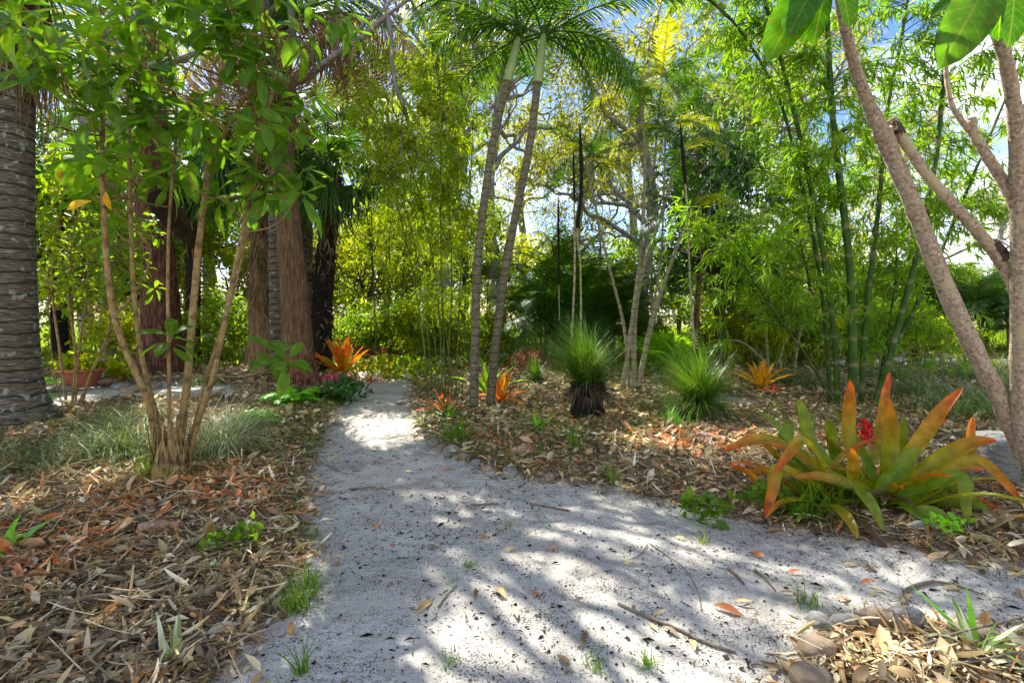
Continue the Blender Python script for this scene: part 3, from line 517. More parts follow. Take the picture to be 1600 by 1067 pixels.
def cabbage(name, lb, base, pts, r0, r1, nf, sc, skirt=0, mat='paper', epi=0, e=(50, -45), rough=.05):
    b = np.array(base); t = thing(name, lb, 'palm tree', b); q = path3(pts, b); q[0, 2] = -.1; s = smooth(q, 40); k = np.linspace(0, 1, 40)
    obj('trunk', tube(Acc(), s, (r0+(r1-r0)*k)*(1+.35*np.exp(-k*18)), 20, rough*.5), M[mat], t)
    if skirt:      # hanging dead leaves and boots round the trunk
        a = Acc(); n = skirt; kk = U(.12 if not epi else .3, 1, n)**.7; P0 = np.stack([np.interp(kk, k, s[:, i]) for i in range(3)], -1); an = U(0, 6.28, n); o_ = np.stack([np.cos(an), np.sin(an), 0*an], -1)
        rr = (r0+(r1-r0)*kk)[:, None]; d = nrm(o_*U(.2, .9, n)[:, None] + np.array([0, 0, -1.]) + R.normal(0, .25, (n, 3))); ln = U(.25, .95, n)*(.4+.6*kk)
        a.batch(leafT(3, .016, .3, .35, .5, .3, .5), basis(d, o_+R.normal(0, .2, (n, 3)))*np.stack([np.ones(n), ln, ln], -1)[:, None, :], P0+o_*rr*.95); obj('dead_leaf_skirt', a, M['dead'], t)
    if epi:        # epiphytes gripping the trunk
        a = Acc(); n = epi; kk = U(.08, .5, n); P0 = np.stack([np.interp(kk, k, s[:, i]) for i in range(3)], -1); an = U(0, 6.28, n); o_ = np.stack([np.cos(an), np.sin(an), 0*an], -1)
        d = nrm(o_ + np.array([0, 0, .5])*R.normal(.3, 1, n)[:, None] + R.normal(0, .4, (n, 3))); ln = U(.12, .32, n)
        a.batch(leafT(3, .03, .4, .5, .4, .0, .5), basis(d, np.array([0, 0, 1.])+R.normal(0, .3, (n, 3)))*np.stack([np.ones(n), ln, ln], -1)[:, None, :], P0+o_*r0*.9); obj('epiphyte', a, M['skirt'], t)
    copies(t, 'fan_leaf', FANG, crown_specs(tuple(s[-1]), nf, e[0], e[1], sc, U(0, 6))); return t
def at(px, py, Y): g = P(px, py, Y); g[2] = float(hgt(g[0:1], g[1:2])[0]); return g
cabbage('cabbage_palm', 'shaggy cabbage palm with dead fronds and epiphytes on its trunk beside the path', at(498, 570, 12.6), [(500,580,12.6),(505,450,12.6),(515,330,12.7),(522,270,12.7)], .24, .2, 26, .8, 420, 'gcore', 260)
cabbage('cabbage_palm', 'thick cabbage palm hung with brown dead leaves behind the charred trunk', at(412, 570, 13.6), [(410,572,13.6),(412,450,13.6),(415,330,13.6),(418,230,13.6)], .36, .30, 30, 1.0, 1700, 'paper', 0)
cabbage('cabbage_palm', 'grey ringed cabbage palm trunk partly hidden between charred trunk and shaggy palm', at(478, 560, 14.5), [(478,560,14.5),(476,450,14.5),(474,340,14.5),(470,200,14.5)], .25, .22, 22, 1.0, 60, 'palmbark', 0)
cabbage('cabbage_palm', 'fan leaved cabbage palm behind the red barked trunk', at(300, 560, 15), [(300,560,15),(302,430,15),(300,250,15)], .2, .18, 34, 1.05, 160, 'gcore', 0, (60, -50))
cabbage('cabbage_palm', 'fan leaved cabbage palm between the thick ringed palm and the potted plant', at(95, 556, 15.5), [(95,556,15.5),(90,400,15.5),(95,240,15.5)], .2, .18, 30, 1.05, 120, 'gcore', 0, (60, -50))

# ------------------------------------------------------------------ big trunks on the left
def arch_palm():    # tree trunk with the arching dying fronds above it
    b = at(465, 605, 10.4); t = thing('paperbark_tree', 'tall fibrous brown tree trunk with charred red hollow base standing by the path', 'tree', b)
    q = path3([(466,610,10.4),(464,540,10.4),(458,440,10.4),(448,330,10.4),(440,240,10.4),(436,130,10.4),(425,-40,10.4),(415,-200,10.5)], b); q[0, 2] = -.1; s = smooth(q, 90)
    k = np.linspace(0, 1, 90); z = s[:, 2]; rr = np.interp(z, [-.1, .3, .9, 1.6, 4, 9], [.46, .36, .29, .27, .22, .18])
    a = Acc(); tube(a, s, rr, 44, .03); obj('trunk', a, M['burnt'], t)
    br = Acc(); tips = []
    for i in range(20):
        p = s[U(62, 89).__int__()]; az = i*2.4; d = np.array([np.cos(az), np.sin(az), .6]); grow(br, tips, p, nrm(d), U(1.8, 3.0), .09, 4)
    for i in range(7):      # unseen limbs added above the frame so their leaves shade the near path
        grow(br, tips, s[int(U(58, 72))], nrm(np.array([U(.3, 1.0), U(-1.0, -.6), U(.15, .4)])), U(2.6, 3.8), .08, 4, up=.03)
    obj('branch', br, M['gumbark'], t); obj('crown', leafcloud(tips, 7, .55, .14, diamT(.16, .45, .3, .2), .7), M['bush'], t)
def grow(acc, tips, p, d, ln, r, depth, wig=.28, up=.12, fork=(2, 4), sides=5):
    n = 7; pts = [np.array(p, float)]; d = np.array(d, float)
    for i in range(n-1): d = nrm(d + R.normal(0, wig, 3)*.6 + np.array([0, 0, up])); pts.append(pts[-1] + d*ln/(n-1))
    pts = np.array(pts); tube(acc, pts, np.linspace(r, r*.6, n), max(sides, 3), cap=False)
    if depth <= 1: tips.append((pts[-1], d)); tips.append((pts[n//2], d)); return
    for j in range(R.integers(*fork)+ (0)):
        i = n-1 if j == 0 else R.integers(2, n); dd = nrm(d + R.normal(0, .65, 3) + np.array([0, 0, up]))
        grow(acc, tips, pts[i], dd, ln*U(.6, .85), r*.6*(.95 if j == 0 else .75), depth-1, wig, up, fork, sides-1)
def leafcloud(tips, k, rj, ln, T, down=.4, acc=None, lnv=.3):
    a = acc or Acc(); p = np.repeat(np.array([x[0] for x in tips]), k, 0); d0 = np.repeat(np.array([x[1] for x in tips]), k, 0); m = len(p)
    off = R.normal(0, 1, (m, 3))*rj*np.array([1, 1, .7])*U(.3, 1, (m, 1)); d = nrm(rndv(m) + d0*.5 + nrm(off)*.5 - np.array([0, 0, down])); l_ = ln*R.lognormal(0, lnv, m)
    up = nrm(np.array([0, 0, 1.]) + R.normal(0, .5, (m, 3))); tint = np.repeat(R.random(len(tips)), k)
    a.batch(T, basis(d, up, l_, l_), p+off, r1=np.clip(tint*.7+.3*R.random(m), 0, 1)); return a
arch_palm()
def dying_palm():
    b = at(436, 560, 12.2)-np.array([0, 0, .05]); t = thing('arching_palm', 'tall palm with long arching brown fronds hanging over the charred trunk', 'palm tree', b)
    q = path3([(436,560,12.2),(433,400,12.2),(430,220,11.6),(425,110,10.6),(420,60,9.9)], b); q[0, 2] = 0; s = smooth(q, 50)
    obj('trunk', tube(Acc(), s, np.linspace(.2, .16, 50), 16, .02), M['palmbark'], t)
    top = tuple(s[-1]); a = Acc(); n = 620; kk = U(.62, 1, n); P0 = np.stack([np.interp(kk, np.linspace(0, 1, 50), s[:, i]) for i in range(3)], -1); an = U(0, 6.28, n); o_ = np.stack([np.cos(an), np.sin(an), 0*an], -1)
    d = nrm(o_*U(.15, .9, n)[:, None] + np.array([0, 0, -1.]) + R.normal(0, .15, (n, 3))); ln = U(.5, 1.6, n); a.batch(leafT(4, .02, .3, .3, .5, .3, .5), basis(d, o_+R.normal(0, .2, (n, 3)))*np.stack([np.ones(n), ln, ln], -1)[:, None, :], P0+o_*.15); obj('dead_leaf_skirt', a, M['dead'], t)
    copies(t, 'dead_frond', FRD, [(top, rad(-84), rad(36), .2, 1.5), (top, rad(-108), rad(28), .2, 1.35), (top, rad(-70), rad(16), .1, 1.1), (top, rad(-130), rad(0), .2, 1.0), (top, rad(95), rad(5), -.2, 1.05), (top, rad(130), rad(-20), 0, 1.0), (top, rad(180), rad(-45), 0, .9)])
    copies(t, 'frond', FR, crown_specs(top, 10, 75, 25, 1.35, .3))
dying_palm()
def trunk_tree(name, lb, base, pts, radii, mat, crown='bush', nb=12, bl=2.2, br_r=.08, depth=3, k=14, ll=.12, rough=.03, sides=28, cat='tree', T=None, spr=.42, from_=.6, up=.12, g=None, loc=None):
    b = np.array(base); t = thing(name, lb, cat, b, g); q = path3(pts, b); q[0, 2] = -.08; s = smooth(q, 60)
    zz = np.linspace(0, 1, 60); rr = np.interp(zz, np.linspace(0, 1, len(radii)), radii); obj('trunk', tube(Acc(), s, rr, sides, rough), M[mat], t)
    a = Acc(); tips = []
    for i in range(nb):
        j = int(60*U(from_, .99)); az = i*2.4+U(-.3, .3); grow(a, tips, s[j], nrm(np.array([np.cos(az), np.sin(az), U(.2, 1.1)])), bl*U(.7, 1.1), br_r, depth, up=up)
    obj('branch', a, M['gumbark' if mat != 'twig' else 'twig'], t); obj('crown', leafcloud(tips, k, spr, ll, T or diamT(.17, .45, .3, .2), .6), M[crown], t); return t
trunk_tree('paperbark_tree', 'dark red fibrous trunk leaning slightly behind the multi-stemmed shrub', at(250, 592, 12.2), [(252,594,12.2),(252,500,12.2),(246,400,12.2),(236,300,12.2),(240,190,12.2),(225,20,12.2),(215,-160,12.2)], [.54,.40,.35,.32,.29,.24,.2], 'redbark', 'bush', 12, 2.4, .09)
trunk_tree('paperbark_tree', 'brown trunk standing behind the terracotta pot with pale speckled bark', at(170, 560, 14.0), [(170,562,14.0),(168,450,14),(172,300,14),(165,100,14),(170,-50,14)], [.2,.15,.14,.12,.1], 'gumbark', 'bush', 9, 1.8, .06)
trunk_tree('gum_tree', 'tall grey gum tree rising behind the thin bamboo stems', at(690, 540, 19), [(688,540,19),(692,470,19),(700,380,19),(712,250,19),(716,120,19),(722,0,19),(718,-160,19)], [.42,.36,.33,.30,.27,.22,.15], 'gumbark', 'gum', 20, 3.6, .12, 4, 7, .17, from_=.35, spr=.5)

# ------------------------------------------------------------------ gum trees against the sky
def gum_proto(h, n, bl, k, seed):
    a = Acc(); tips = []; s = smooth([(0,0,-.2),(.15,.1,h*.2),(-.2,0,h*.45),(.2,-.1,h*.7),(.1,.1,h*.85)], 40); tube(a, s, np.linspace(.26, .12, 40), 14, .02); tr = a
    br = Acc()
    for i in range(n):
        j = R.integers(14, 40); az = i*2.4; grow(br, tips, s[j], nrm(np.array([np.cos(az), np.sin(az), U(.1, .8)])), bl*U(.7, 1.1)*(1.1-j/80), .1, 4, .5, .05, (2, 4))
    return meshof(tr, 'trunk', M['gumbark']), meshof(br, 'branch', M['gumbark']), meshof(leafcloud(tips, k, .42, .15, diamT(.17, .45, .3, .2), .7), 'crown', M['gum'])
GP = [gum_proto(11, 11, 3.1, 24, 1), gum_proto(12, 12, 3.4, 26, 2)]
def proto_place(name, cat, lb, G, parts, px, Y, sc, rz, grp):
    b = at(px, 500, Y); t = thing(name, lb, cat, b, grp, rz); t.scale = (sc,)*3 if np.isscalar(sc) else sc
    for nm, me in zip(parts, G):
        o = bpy.data.objects.new(nm, me); COL.objects.link(o); o.parent = t
    return t
for i, (px, Y, sc, rz, lb) in enumerate([(905,24,.95,.5,'twisted gum tree against the sky above the dark clump of palms'),(985,27,1.05,2.2,'gum tree with bare crooked limbs beyond the clump of pale stems'),
    (815,30,1.1,4.1,'distant gum tree whose limbs show between the two slender palms'),(1250,23,1.15,1.0,'grey limbed gum tree showing through the green bamboo'),(1120,26,1.2,3.3,'tall gum tree rising behind the dark glossy tree'),
    (600,27,1.1,5.1,'gum tree behind the yellow bamboo leaves at the path end'),(1420,30,1.15,2.7,'gum tree crown behind the thick bamboo culms'),(1560,34,.85,.2,'small distant gum tree against the bright sky behind the warty trunks'),
    (1010,18,1.05,2.9,'nearer gum tree with yellowing leaves above the pale palm stems'),(770,20,1.15,.9,'gum tree filling the sky between the slender palms'),(330,24,1.2,1.9,'gum tree crown above the cabbage palms'),(140,22,1.2,3.9,'gum tree high behind the thick ringed palm')]):
    proto_place('gum_tree', 'tree', lb, GP[i % 2], ('trunk', 'branch', 'crown'), px, Y, sc, rz, 'gum trees beyond the garden')

# ------------------------------------------------------------------ broadleaf bushes and trees filling the middle distance
def bush_proto(h, r, n, k, ll, T, mat, spread=.4, low=.12):
    tr = Acc(); br = Acc(); tips = []
    for i in range(3): tube(tr, smooth([(0,0,-.1),(U(-.1,.1),U(-.1,.1),h*.3),(U(-.3,.3)*r,U(-.3,.3)*r,h*.62)], 12), np.linspace(.05, .02, 12)*h/3, 7)
    for i in range(n):
        z = h*U(low, .72); az = i*2.4; grow(br, tips, (U(-.1,.1), U(-.1,.1), z), nrm(np.array([np.cos(az), np.sin(az), U(.0, 1.1)])), r*.5*U(.7, 1.1), .022*h/3, 3, .3, .06, (2, 4), 4)
    return meshof(tr, 'trunk', M['twig']), meshof(br, 'branch', M['twig']), meshof(leafcloud(tips, k, spread, ll, T, .45), 'crown', M[mat])
DT = diamT(.26, .5, .25, .25); DN = diamT(.15, .45, .3, .2)
BP = {'lime': [bush_proto(4.2, 2.4, 15, 30, .15, DT, 'lime', .42), bush_proto(5.6, 2.6, 17, 30, .16, DT, 'lime', .46)],
      'bush': [bush_proto(4.6, 2.5, 16, 32, .14, DT, 'bush', .42), bush_proto(6.0, 2.4, 17, 32, .18, DN, 'bush', .45)],
      'dark': [bush_proto(6.0, 2.2, 20, 30, .15, diamT(.3, .5, .2, .3), 'broad_dark', .36, .25)],
      'low': [bush_proto(1.1, 1.2, 16, 26, .08, DT, 'bush', .15, .05), bush_proto(.9, 1.2, 14, 26, .08, DT, 'lime', .15, .05)]}
BUSH = [
 ('lime',570,19,1.0,'bright yellow-green tree filling the view beyond the path end'),('bush',640,22,1.15,'sunlit yellow-green tree behind the thin bamboo at the path end'),
 ('bush',500,21,1.1,'green tree behind the shaggy cabbage palm'),('bush',730,20,1.05,'yellow-green tree directly behind the pair of slender palms'),
 ('bush',680,26,1.3,'taller green tree beyond the sunlit trees at the path end'),('lime',790,24,1.0,'yellow-green tree just right of the slender palms'),
 ('bush',990,19,.85,'rounded green tree behind the pale palm stems'),('lime',1120,20,.9,'sunlit yellow-green tree behind the red stemmed tree'),
 ('bush',1190,17,.8,'green tree behind the dead leaning stem and bamboo'),('bush',1270,19,.85,'yellow-green tree glimpsed through the bamboo culms'),
 ('bush',1350,21,.85,'green tree beyond the thick bamboo clump'),('bush',1440,22,.62,'low green tree beside the far sandy track'),
 ('lime',20,16,1.1,'yellow-green tree behind the massive ringed palm'),('bush',110,19,1.2,'green tree behind the terracotta pot'),
 ('bush',200,18,1.15,'sunlit tree behind the speckled brown trunk'),('bush',290,20,1.15,'green tree seen between the shrub stems'),
 ('lime',365,20,1.1,'sunlit tree between red bark trunk and thick cabbage palm'),('bush',440,23,1.1,'green tree glimpsed between the big trunks'),
 ('lime',545,26,1.4,'tall yellow-green tree closing the view above the path'),('bush',860,28,.95,'green tree behind the dark clump of palms'),
 ('bush',1060,27,1.0,'distant green tree behind the light green fan palm'),('bush',1530,26,.6,'dark green low tree under the open sky at the far right'),
 ('bush',1180,28,1.05,'distant green tree above the sunlit trees'),('lime',1320,30,.9,'distant yellow-green tree behind the bamboo'),
 ('bush',-60,14,1.2,'green tree at the far left behind the ringed palm'),('bush',1620,20,.62,'low dark tree behind the right hand warty trunks'),
 ('bush',240,28,1.4,'distant tall tree behind the cabbage palms'),('bush',600,34,1.5,'distant tree far beyond the end of the path'),('bush',950,36,1.3,'distant tree far behind the clumping stems'),('bush',1500,36,.75,'distant low tree on the skyline at the right')]
for i, (kd, px, Y, sc, lb) in enumerate(BUSH):
    proto_place('broadleaf_tree', 'tree', lb, BP[kd][i % 2], ('trunk', 'branch', 'crown'), px, Y, (sc*U(.95, 1.15), sc, sc*U(.92, 1.08)), U(0, 6.28), 'broadleaf trees behind the garden beds')
proto_place('broadleaf_tree', 'tree', 'dark glossy tree with dense small leaves behind the right grass tree', BP['dark'][0], ('trunk', 'branch', 'crown'), 1125, 13.5, (.95, .95, 1.0), 0, 'broadleaf trees behind the garden beds')
LOW = [(560,15.5,.9,0,'low leafy green shrub left of the path end'),(600,16,1.0,1,'low yellow-green shrub at the end of the path'),(640,14.8,1.1,0,'low green shrub behind the red bromeliads'),(670,14.2,1.0,1,'low sunny shrub right of the path end'),
 (705,14,1.0,0,'low shrub behind the thin bamboo bases'),(760,15,.9,1,'low yellow-green shrub behind the slender palms'),(1120,15,1.0,0,'low shrub behind the right grass tree'),(1170,14,.8,1,'low sunny shrub behind the yellow bromeliad'),
 (345,15,1.1,0,'low shrub between the red trunk and the thick palm'),(200,13.5,1.0,1,'low shrub behind the multi-stemmed shrub'),(1250,14,1.0,0,'low dark shrub behind the fallen branches'),(1000,15,.8,0,'low shrub behind the clump of pale stems'),
 (1330,13.5,1.1,0,'low shrub behind the bamboo base'),(1430,14,1.0,0,'low shrub beside the far sandy track')]
for i, (px, Y, sc, k, lb) in enumerate(LOW): proto_place('low_shrub', 'shrub', lb, BP['low'][k], ('trunk', 'branch', 'crown'), px, Y, sc*1.15, U(0, 6), 'low shrubs behind the beds')

# dark palms clump (middle) and palms at the far right
def bushy_palm(px, Y, n, sc, lb, mats=None, e=(80, 5), nst=3, h=1.6):
    b = at(px, 500, Y); t = thing('bushy_palm', lb, 'palm tree', b, 'bushy palms behind the garden beds')
    for j in range(nst):
        o_ = np.array([U(-.5, .5), U(-.5, .5), 0])*sc; hh = h*sc*U(.5, 1.1); s = smooth([o_, o_*1.2+[0, 0, hh*.5], o_*1.5+[0, 0, hh]], 10)
        obj('stem', tube(Acc(), s, .05*sc, 8), M['pale'], t); copies(t, 'frond', mats or FR, crown_specs(tuple(s[-1]), n//nst, e[0], e[1], sc, U(0, 6)))
for px, Y, n, sc, lb in ((850,15,33,.9,'dark green bushy palm behind the left side of the tall grass tree'),(905,14.5,36,1.05,'dense dark bushy palm directly behind the tall grass tree'),(955,15.5,33,.95,'dark bushy palm left of the pale palm stems'),(880,17,33,1.25,'taller dark bushy palm at the back of the palm clump'),
    (1490,19,30,1.0,'dark palm beside the far track at the right'),(1540,20,30,1.1,'dark palm between the warty trunks'),(1590,18,27,1.0,'dark palm at the far right edge behind the trunks'),(1440,21,27,1.0,'dark palm behind the bamboo near the far track'),(620,19,24,.7,'small palm among sunlit leaves at the path end')):
    bushy_palm(px, Y, n, sc, lb)
bushy_palm(1215, 11.5, 12, .6, 'yellow leaved palm behind the thick bamboo stems', FRY, (75, 5), 2, 2.2)
def thin_palm(px0, py0, pts, lb, sc, r, fr):
    b = gp(px0, py0); t = thing('thin_palm', lb, 'palm tree', b, 'thin tall palms behind the grass trees'); q = path3([(a_, b_, b[1]) for a_, b_ in pts], b); s = smooth(np.vstack([[0,0,-.05], q]), 30)
    obj('trunk', tube(Acc(), s, np.linspace(r, r*.7, 30), 8), M['pale'], t); copies(t, 'frond', fr, crown_specs(tuple(s[-1]), 10, 70, -20, sc, U(0, 6)))
thin_palm(1020, 575, [(1018,450),(1020,300),(1030,170),(1035,120)], 'thin tall palm with yellowing fronds above the clump of pale stems', .8, .04, FRY+FR)
thin_palm(935, 565, [(935,450),(938,380),(925,290),(920,250)], 'thin tall palm rising out of the dark palm clump', .7, .035, FR)
thin_palm(875, 560, [(872,480),(868,420),(862,380)], 'short thin pale stemmed palm left of the tall grass tree', .4, .03, FR)

# ------------------------------------------------------------------ multi-stemmed big-leaved shrubs
LBS = [leafT(6, .24, .66, .25, .3, .0, .22, .55), leafT(6, .23, .64, .5, .45, .0, .22, .6), leafT(6, .22, .68, -.12, .5, .0, .2, .5), leafT(6, .21, .66, .75, .2, .0, .2, .6)]      # obovate leaf
def whorls(acc, tw, tips, n0, ln, seed_r=None, petiole=.04, droop=.25):
    """tips: (point, direction); a rosette of n0 leaves at each"""
    p = np.repeat(np.array([t[0] for t in tips]), n0, 0); d = np.repeat(nrm(np.array([t[1] for t in tips])), n0, 0); m = len(p)
    a = np.tile(np.arange(n0)*2.39996, len(tips)) + np.repeat(U(0, 6, len(tips)), n0)
    u = nrm(np.cross(d, np.array([.3, .2, 1.]))); v = np.cross(d, u); o_ = u*np.cos(a)[:, None] + v*np.sin(a)[:, None]
    rise = np.tile(np.linspace(.9, -.25, n0), len(tips))[:, None]; dd = nrm(o_ + d*rise + R.normal(0, .15, (m, 3)) - np.array([0, 0, droop])); off = -d*np.tile(np.linspace(0, .07, n0), len(tips))[:, None]
    l_ = ln*U(.7, 1.12, m)*np.tile(np.linspace(.75, 1, n0), len(tips)); B = basis(dd, nrm(d+np.array([0, 0, .6])+R.normal(0, .3, (m, 3))), l_*U(.7, 1.2, m), l_); O = p+off+dd*petiole; r1 = np.clip(np.repeat(R.random(len(tips)), n0)*.6+.4*R.random(m), 0, 1); ti = R.integers(0, len(LBS), m)
    for i, T in enumerate(LBS): k = ti == i; acc.batch(T, B[k], O[k], r1=r1[k])
def leafy_shrub(name, lb, base, stems, regions, ln, mat, smat, nw, r, depth):
    b = np.array(base); t = thing(name, lb, 'shrub', b); allp = []
    for pts, rr in stems:
        q = path3(pts, b); s = smooth(q, 40); s += R.normal(0, .002, s.shape).cumsum(0)*.6
        a = tube(Acc(), s, np.linspace(rr, rr*.55, 40)*.78*(1+.1*np.sin(np.arange(40)*1.9)**8), 10, .02); obj('stem', a, M[smat], t); allp.append(s)
    pool = np.concatenate([s[14:] for s in allp]); tips = []; tw = Acc()
    for (x0, x1, y0, y1, Y0, Y1, n) in regions:
        for _ in range(n):
            g = P(U(x0, x1), U(y0, y1), U(Y0, Y1)) - b; ds = np.linalg.norm(pool - g, axis=1) + np.maximum(0, pool[:, 2]-g[2]+.15)*1.5; j = ds.argmin(); a0 = pool[j]
            mid = (a0+g)/2 + np.array([0, 0, -.12])*np.linalg.norm(g-a0) + R.normal(0, .05, 3); s = smooth([a0, mid, g], 8); tube(tw, s, np.linspace(.009, .005, 8), 4, cap=False); tips.append((g, nrm(s[-1]-s[-3])+np.array([0, 0, .35])))
    obj('twigs', tw, M[smat], t); a = Acc(); whorls(a, tw, tips, nw, ln); obj('leaves', a, M[mat], t); return t
b0 = gp(268, 752)
leafy_shrub('leafy_shrub', 'multi-stemmed shrub with tan stems and large glossy leaves in the left bed', b0,
 [([(250,765,4.55),(245,700,4.55),(228,620,4.5),(185,520,4.45),(168,430,4.4),(160,280,4.4),(158,100,4.4),(157,-60,4.4)], .040),
  ([(258,760,4.6),(252,680,4.6),(232,600,4.6),(214,500,4.6),(207,380,4.6),(203,220,4.6),(199,80,4.6),(197,-60,4.6)], .030),
  ([(268,760,4.5),(265,680,4.5),(264,560,4.5),(261,450,4.5),(264,340,4.5),(275,230,4.5),(276,150,4.5)], .022),
  ([(285,765,4.6),(282,690,4.6),(292,600,4.65),(303,480,4.7),(312,380,4.7),(328,260,4.7),(342,150,4.7),(360,40,4.7),(372,-60,4.7)], .046),
  ([(290,765,4.5),(300,690,4.5),(335,580,4.45),(362,450,4.4),(385,340,4.3),(408,230,4.2),(430,120,4.2),(436,60,4.2)], .032),
  ([(280,765,4.7),(298,690,4.75),(320,600,4.8),(345,520,4.9),(372,430,5.0),(392,330,5.0)], .022),
  ([(170,500,4.45),(200,470,4.6),(228,430,4.7),(240,390,4.8)], .015),
  ([(328,260,4.7),(345,220,4.65),(375,170,4.6),(395,140,4.5)], .022)],
 [(120,330,120,260,3.6,5.0,17),(10,220,-10,120,3.2,4.4,24),(330,420,40,200,3.4,4.6,10),(440,520,150,220,3.6,4.4,4),(300,420,180,310,4.0,5.0,9),(90,300,220,360,4.2,5.4,12),(410,500,250,350,3.6,4.4,5),(240,420,-60,60,3.4,4.8,20),(470,560,-20,60,3.6,4.2,3),(380,470,520,570,4.0,4.4,2),(250,280,470,540,4.3,4.5,1)],
 .25, 'broad', 'tan', 8, 0, 0)
# bark flaps and shaggy foot of the shrub
a = Acc(); n = 260; an = U(0, 6.28, n); o_ = np.stack([np.cos(an), np.sin(an)*.8, 0*an], -1); zz = U(0, .42, n); O = o_*(.15-.1*zz)[:, None]*U(.7, 1.1, n)[:, None]; O[:, 2] = zz
d = nrm(o_*.25 + np.array([0, 0, -1.])*np.sign(R.random(n)-.3)[:, None] + R.normal(0, .1, (n, 3))); ln = U(.1, .3, n)
a.batch(leafT(2, .012, .4, .15, .5, .4, .5), basis(d, o_)*np.stack([np.ones(n), ln, ln], -1)[:, None, :], O); tube(a, [(-.02,0,-.05),(-.02,0,.12),(-.03,0,.3)], [.13,.115,.07], 12, .08)
[obj('shaggy_foot', a, M['tan'], o) for o in [x for x in COL.objects if x.name.startswith('leafy_shrub')][:1]]
b1 = gp(112, 638)
leafy_shrub('leafy_shrub', 'thin stemmed shrub behind, standing in front of the terracotta pot', b1,
 [([(105,640,8.1),(95,560,8.1),(82,440,8.1),(95,330,8.1),(110,240,8.1)], .026), ([(112,640,8.1),(118,560,8.1),(108,470,8.1),(112,380,8.1),(130,290,8.1)], .026), ([(118,640,8.1),(122,560,8.1),(135,450,8.1),(140,330,8.1)], .02),
  ([(125,640,8.0),(140,590,8.0),(165,530,8.0),(182,460,8.0),(190,400,8.0)], .03), ([(100,640,8.2),(88,600,8.2),(78,520,8.2),(75,420,8.2)], .014), ([(120,635,8.0),(150,570,8.0),(185,500,7.9)], .016)],
 [(60,210,230,470,7.2,9.2,110),(60,260,330,470,7.5,10,50)], .19, 'bush', 'tan', 7, 0, 0)
# hanging dark sheath in the fork, one yellow leaf
def single_leaf(name, lb, cat, p, d, up, ln, mat, T=None, wd=1.0, group=None, r1=None):
    a = Acc(); B = basis(np.array([d], float), np.array([up], float), ln*wd, ln); a.batch(T or leafT(6, .2, .45, .3, .35), B, np.zeros((1, 3)), r1=None if r1 is None else np.array([r1])); o = obj(name, a, M[mat], None, p); tag(o, lb, cat, group); return o
single_leaf('yellow_leaf', 'bright yellow dying leaf caught among the shrub twigs', 'leaf', P(105, 328, 4.3), (.9, -.2, .45), (0, -1, .3), .2, 'yellow')
single_leaf('yellow_leaf', 'smaller yellow leaf hanging beside the left shrub stem', 'leaf', P(165, 300, 4.25), (.1, 0, -1), (0, -1, .2), .15, 'yellow')
single_leaf('hanging_sheath', 'dark dried palm sheath hanging in the shrub before the red trunk', 'palm sheath', P(248, 285, 5.6), (.35, .1, -1), (.2, -1, 0), .75, 'skirt', leafT(8, .2, .3, .5, .9, .2, .1), group=None, r1=.1)

# ------------------------------------------------------------------ bamboo
LN = leafT(2, .075, .35, .35, .3, 0, .3)
def bamboo(name, lb, base, culms, mat, cmat, br, ln, n0=.35, tw='twig', clus=(6, 9), leafn=6, fup=0, hgap=(.16, .26), drop=.45, cup=.25):
    b = np.array(base); t = thing(name, lb, 'bamboo', b); twg = Acc(); CP = []; CD = []
    for pts, r, nbr, f0 in culms:
        q = path3(pts, b); s = smooth(q, 90); L_ = np.linalg.norm(np.diff(s, axis=0), axis=1).cumsum(); z = np.concatenate([[0], L_])
        gap = U(*hgap)*(1.6 if r > .03 else 1.3); rr = np.linspace(r, r*.55, 90); s2 = smooth(q, int(z[-1]/gap)*4+4); k = np.arange(len(s2)); node = (k % 4 == 0); R2 = np.linspace(r, r*.5, len(s2))*np.where(node, 1.13, .98)
        R2 = R2*(.72 if r > .03 else .85); cm = tube(Acc(), s2, R2, 12 if r > .03 else 7); 
        obj('culm', cm, M[cmat], t)
        for _ in range(int(nbr*1.35)):
            u = U(f0+fup, .99); i = int(u*89); p = s[i]; az = U(0, 6.28); d = np.array([np.cos(az), np.sin(az), U(.0, .9)+cup]); Lb = br*U(.5, 1.2)*(1.1-.4*u); n = 7; pp = [p]; d = nrm(d)
            for j in range(n): d = nrm(d + R.normal(0, .10, 3) + np.array([0, 0, -.13*drop*2])); pp.append(pp[-1]+d*Lb/n)
            pp = np.array(pp); tube(twg, pp, np.linspace(.006, .002, n+1)*(1.5 if r > .03 else 1), 3, cap=False, r1=.2)
            for v in U(.2, 1, R.integers(*clus)):
                j = min(int(v*n), n-1); CP.append(pp[j]+(pp[j+1]-pp[j])*(v*n-j)+R.normal(0, .05, 3)); CD.append(pp[j+1]-pp[j])
    CP = np.array(CP); CD = nrm(np.array(CD)); m = len(CP); p = np.repeat(CP, leafn, 0); d0 = np.repeat(CD, leafn, 0); N_ = len(p)
    d = nrm(d0*.7 + rndv(N_)*.85 + np.array([0, 0, -drop])); l_ = ln*R.lognormal(0, .25, N_); up = nrm(np.array([0, 0, 1.]) + R.normal(0, .45, (N_, 3)))
    a = Acc(); a.batch(LN, basis(d, up, l_*U(.8, 1.2, N_), l_), p+d*.02+R.normal(0, .02, (N_, 3)), r1=np.clip(np.repeat(R.random(m), leafn)*.6+.4*R.random(N_), 0, 1))
    obj('branches', twg, M[tw], t); obj('foliage', a, M[mat], t); return t
b = gp(1320, 640)
Yb = b[1]
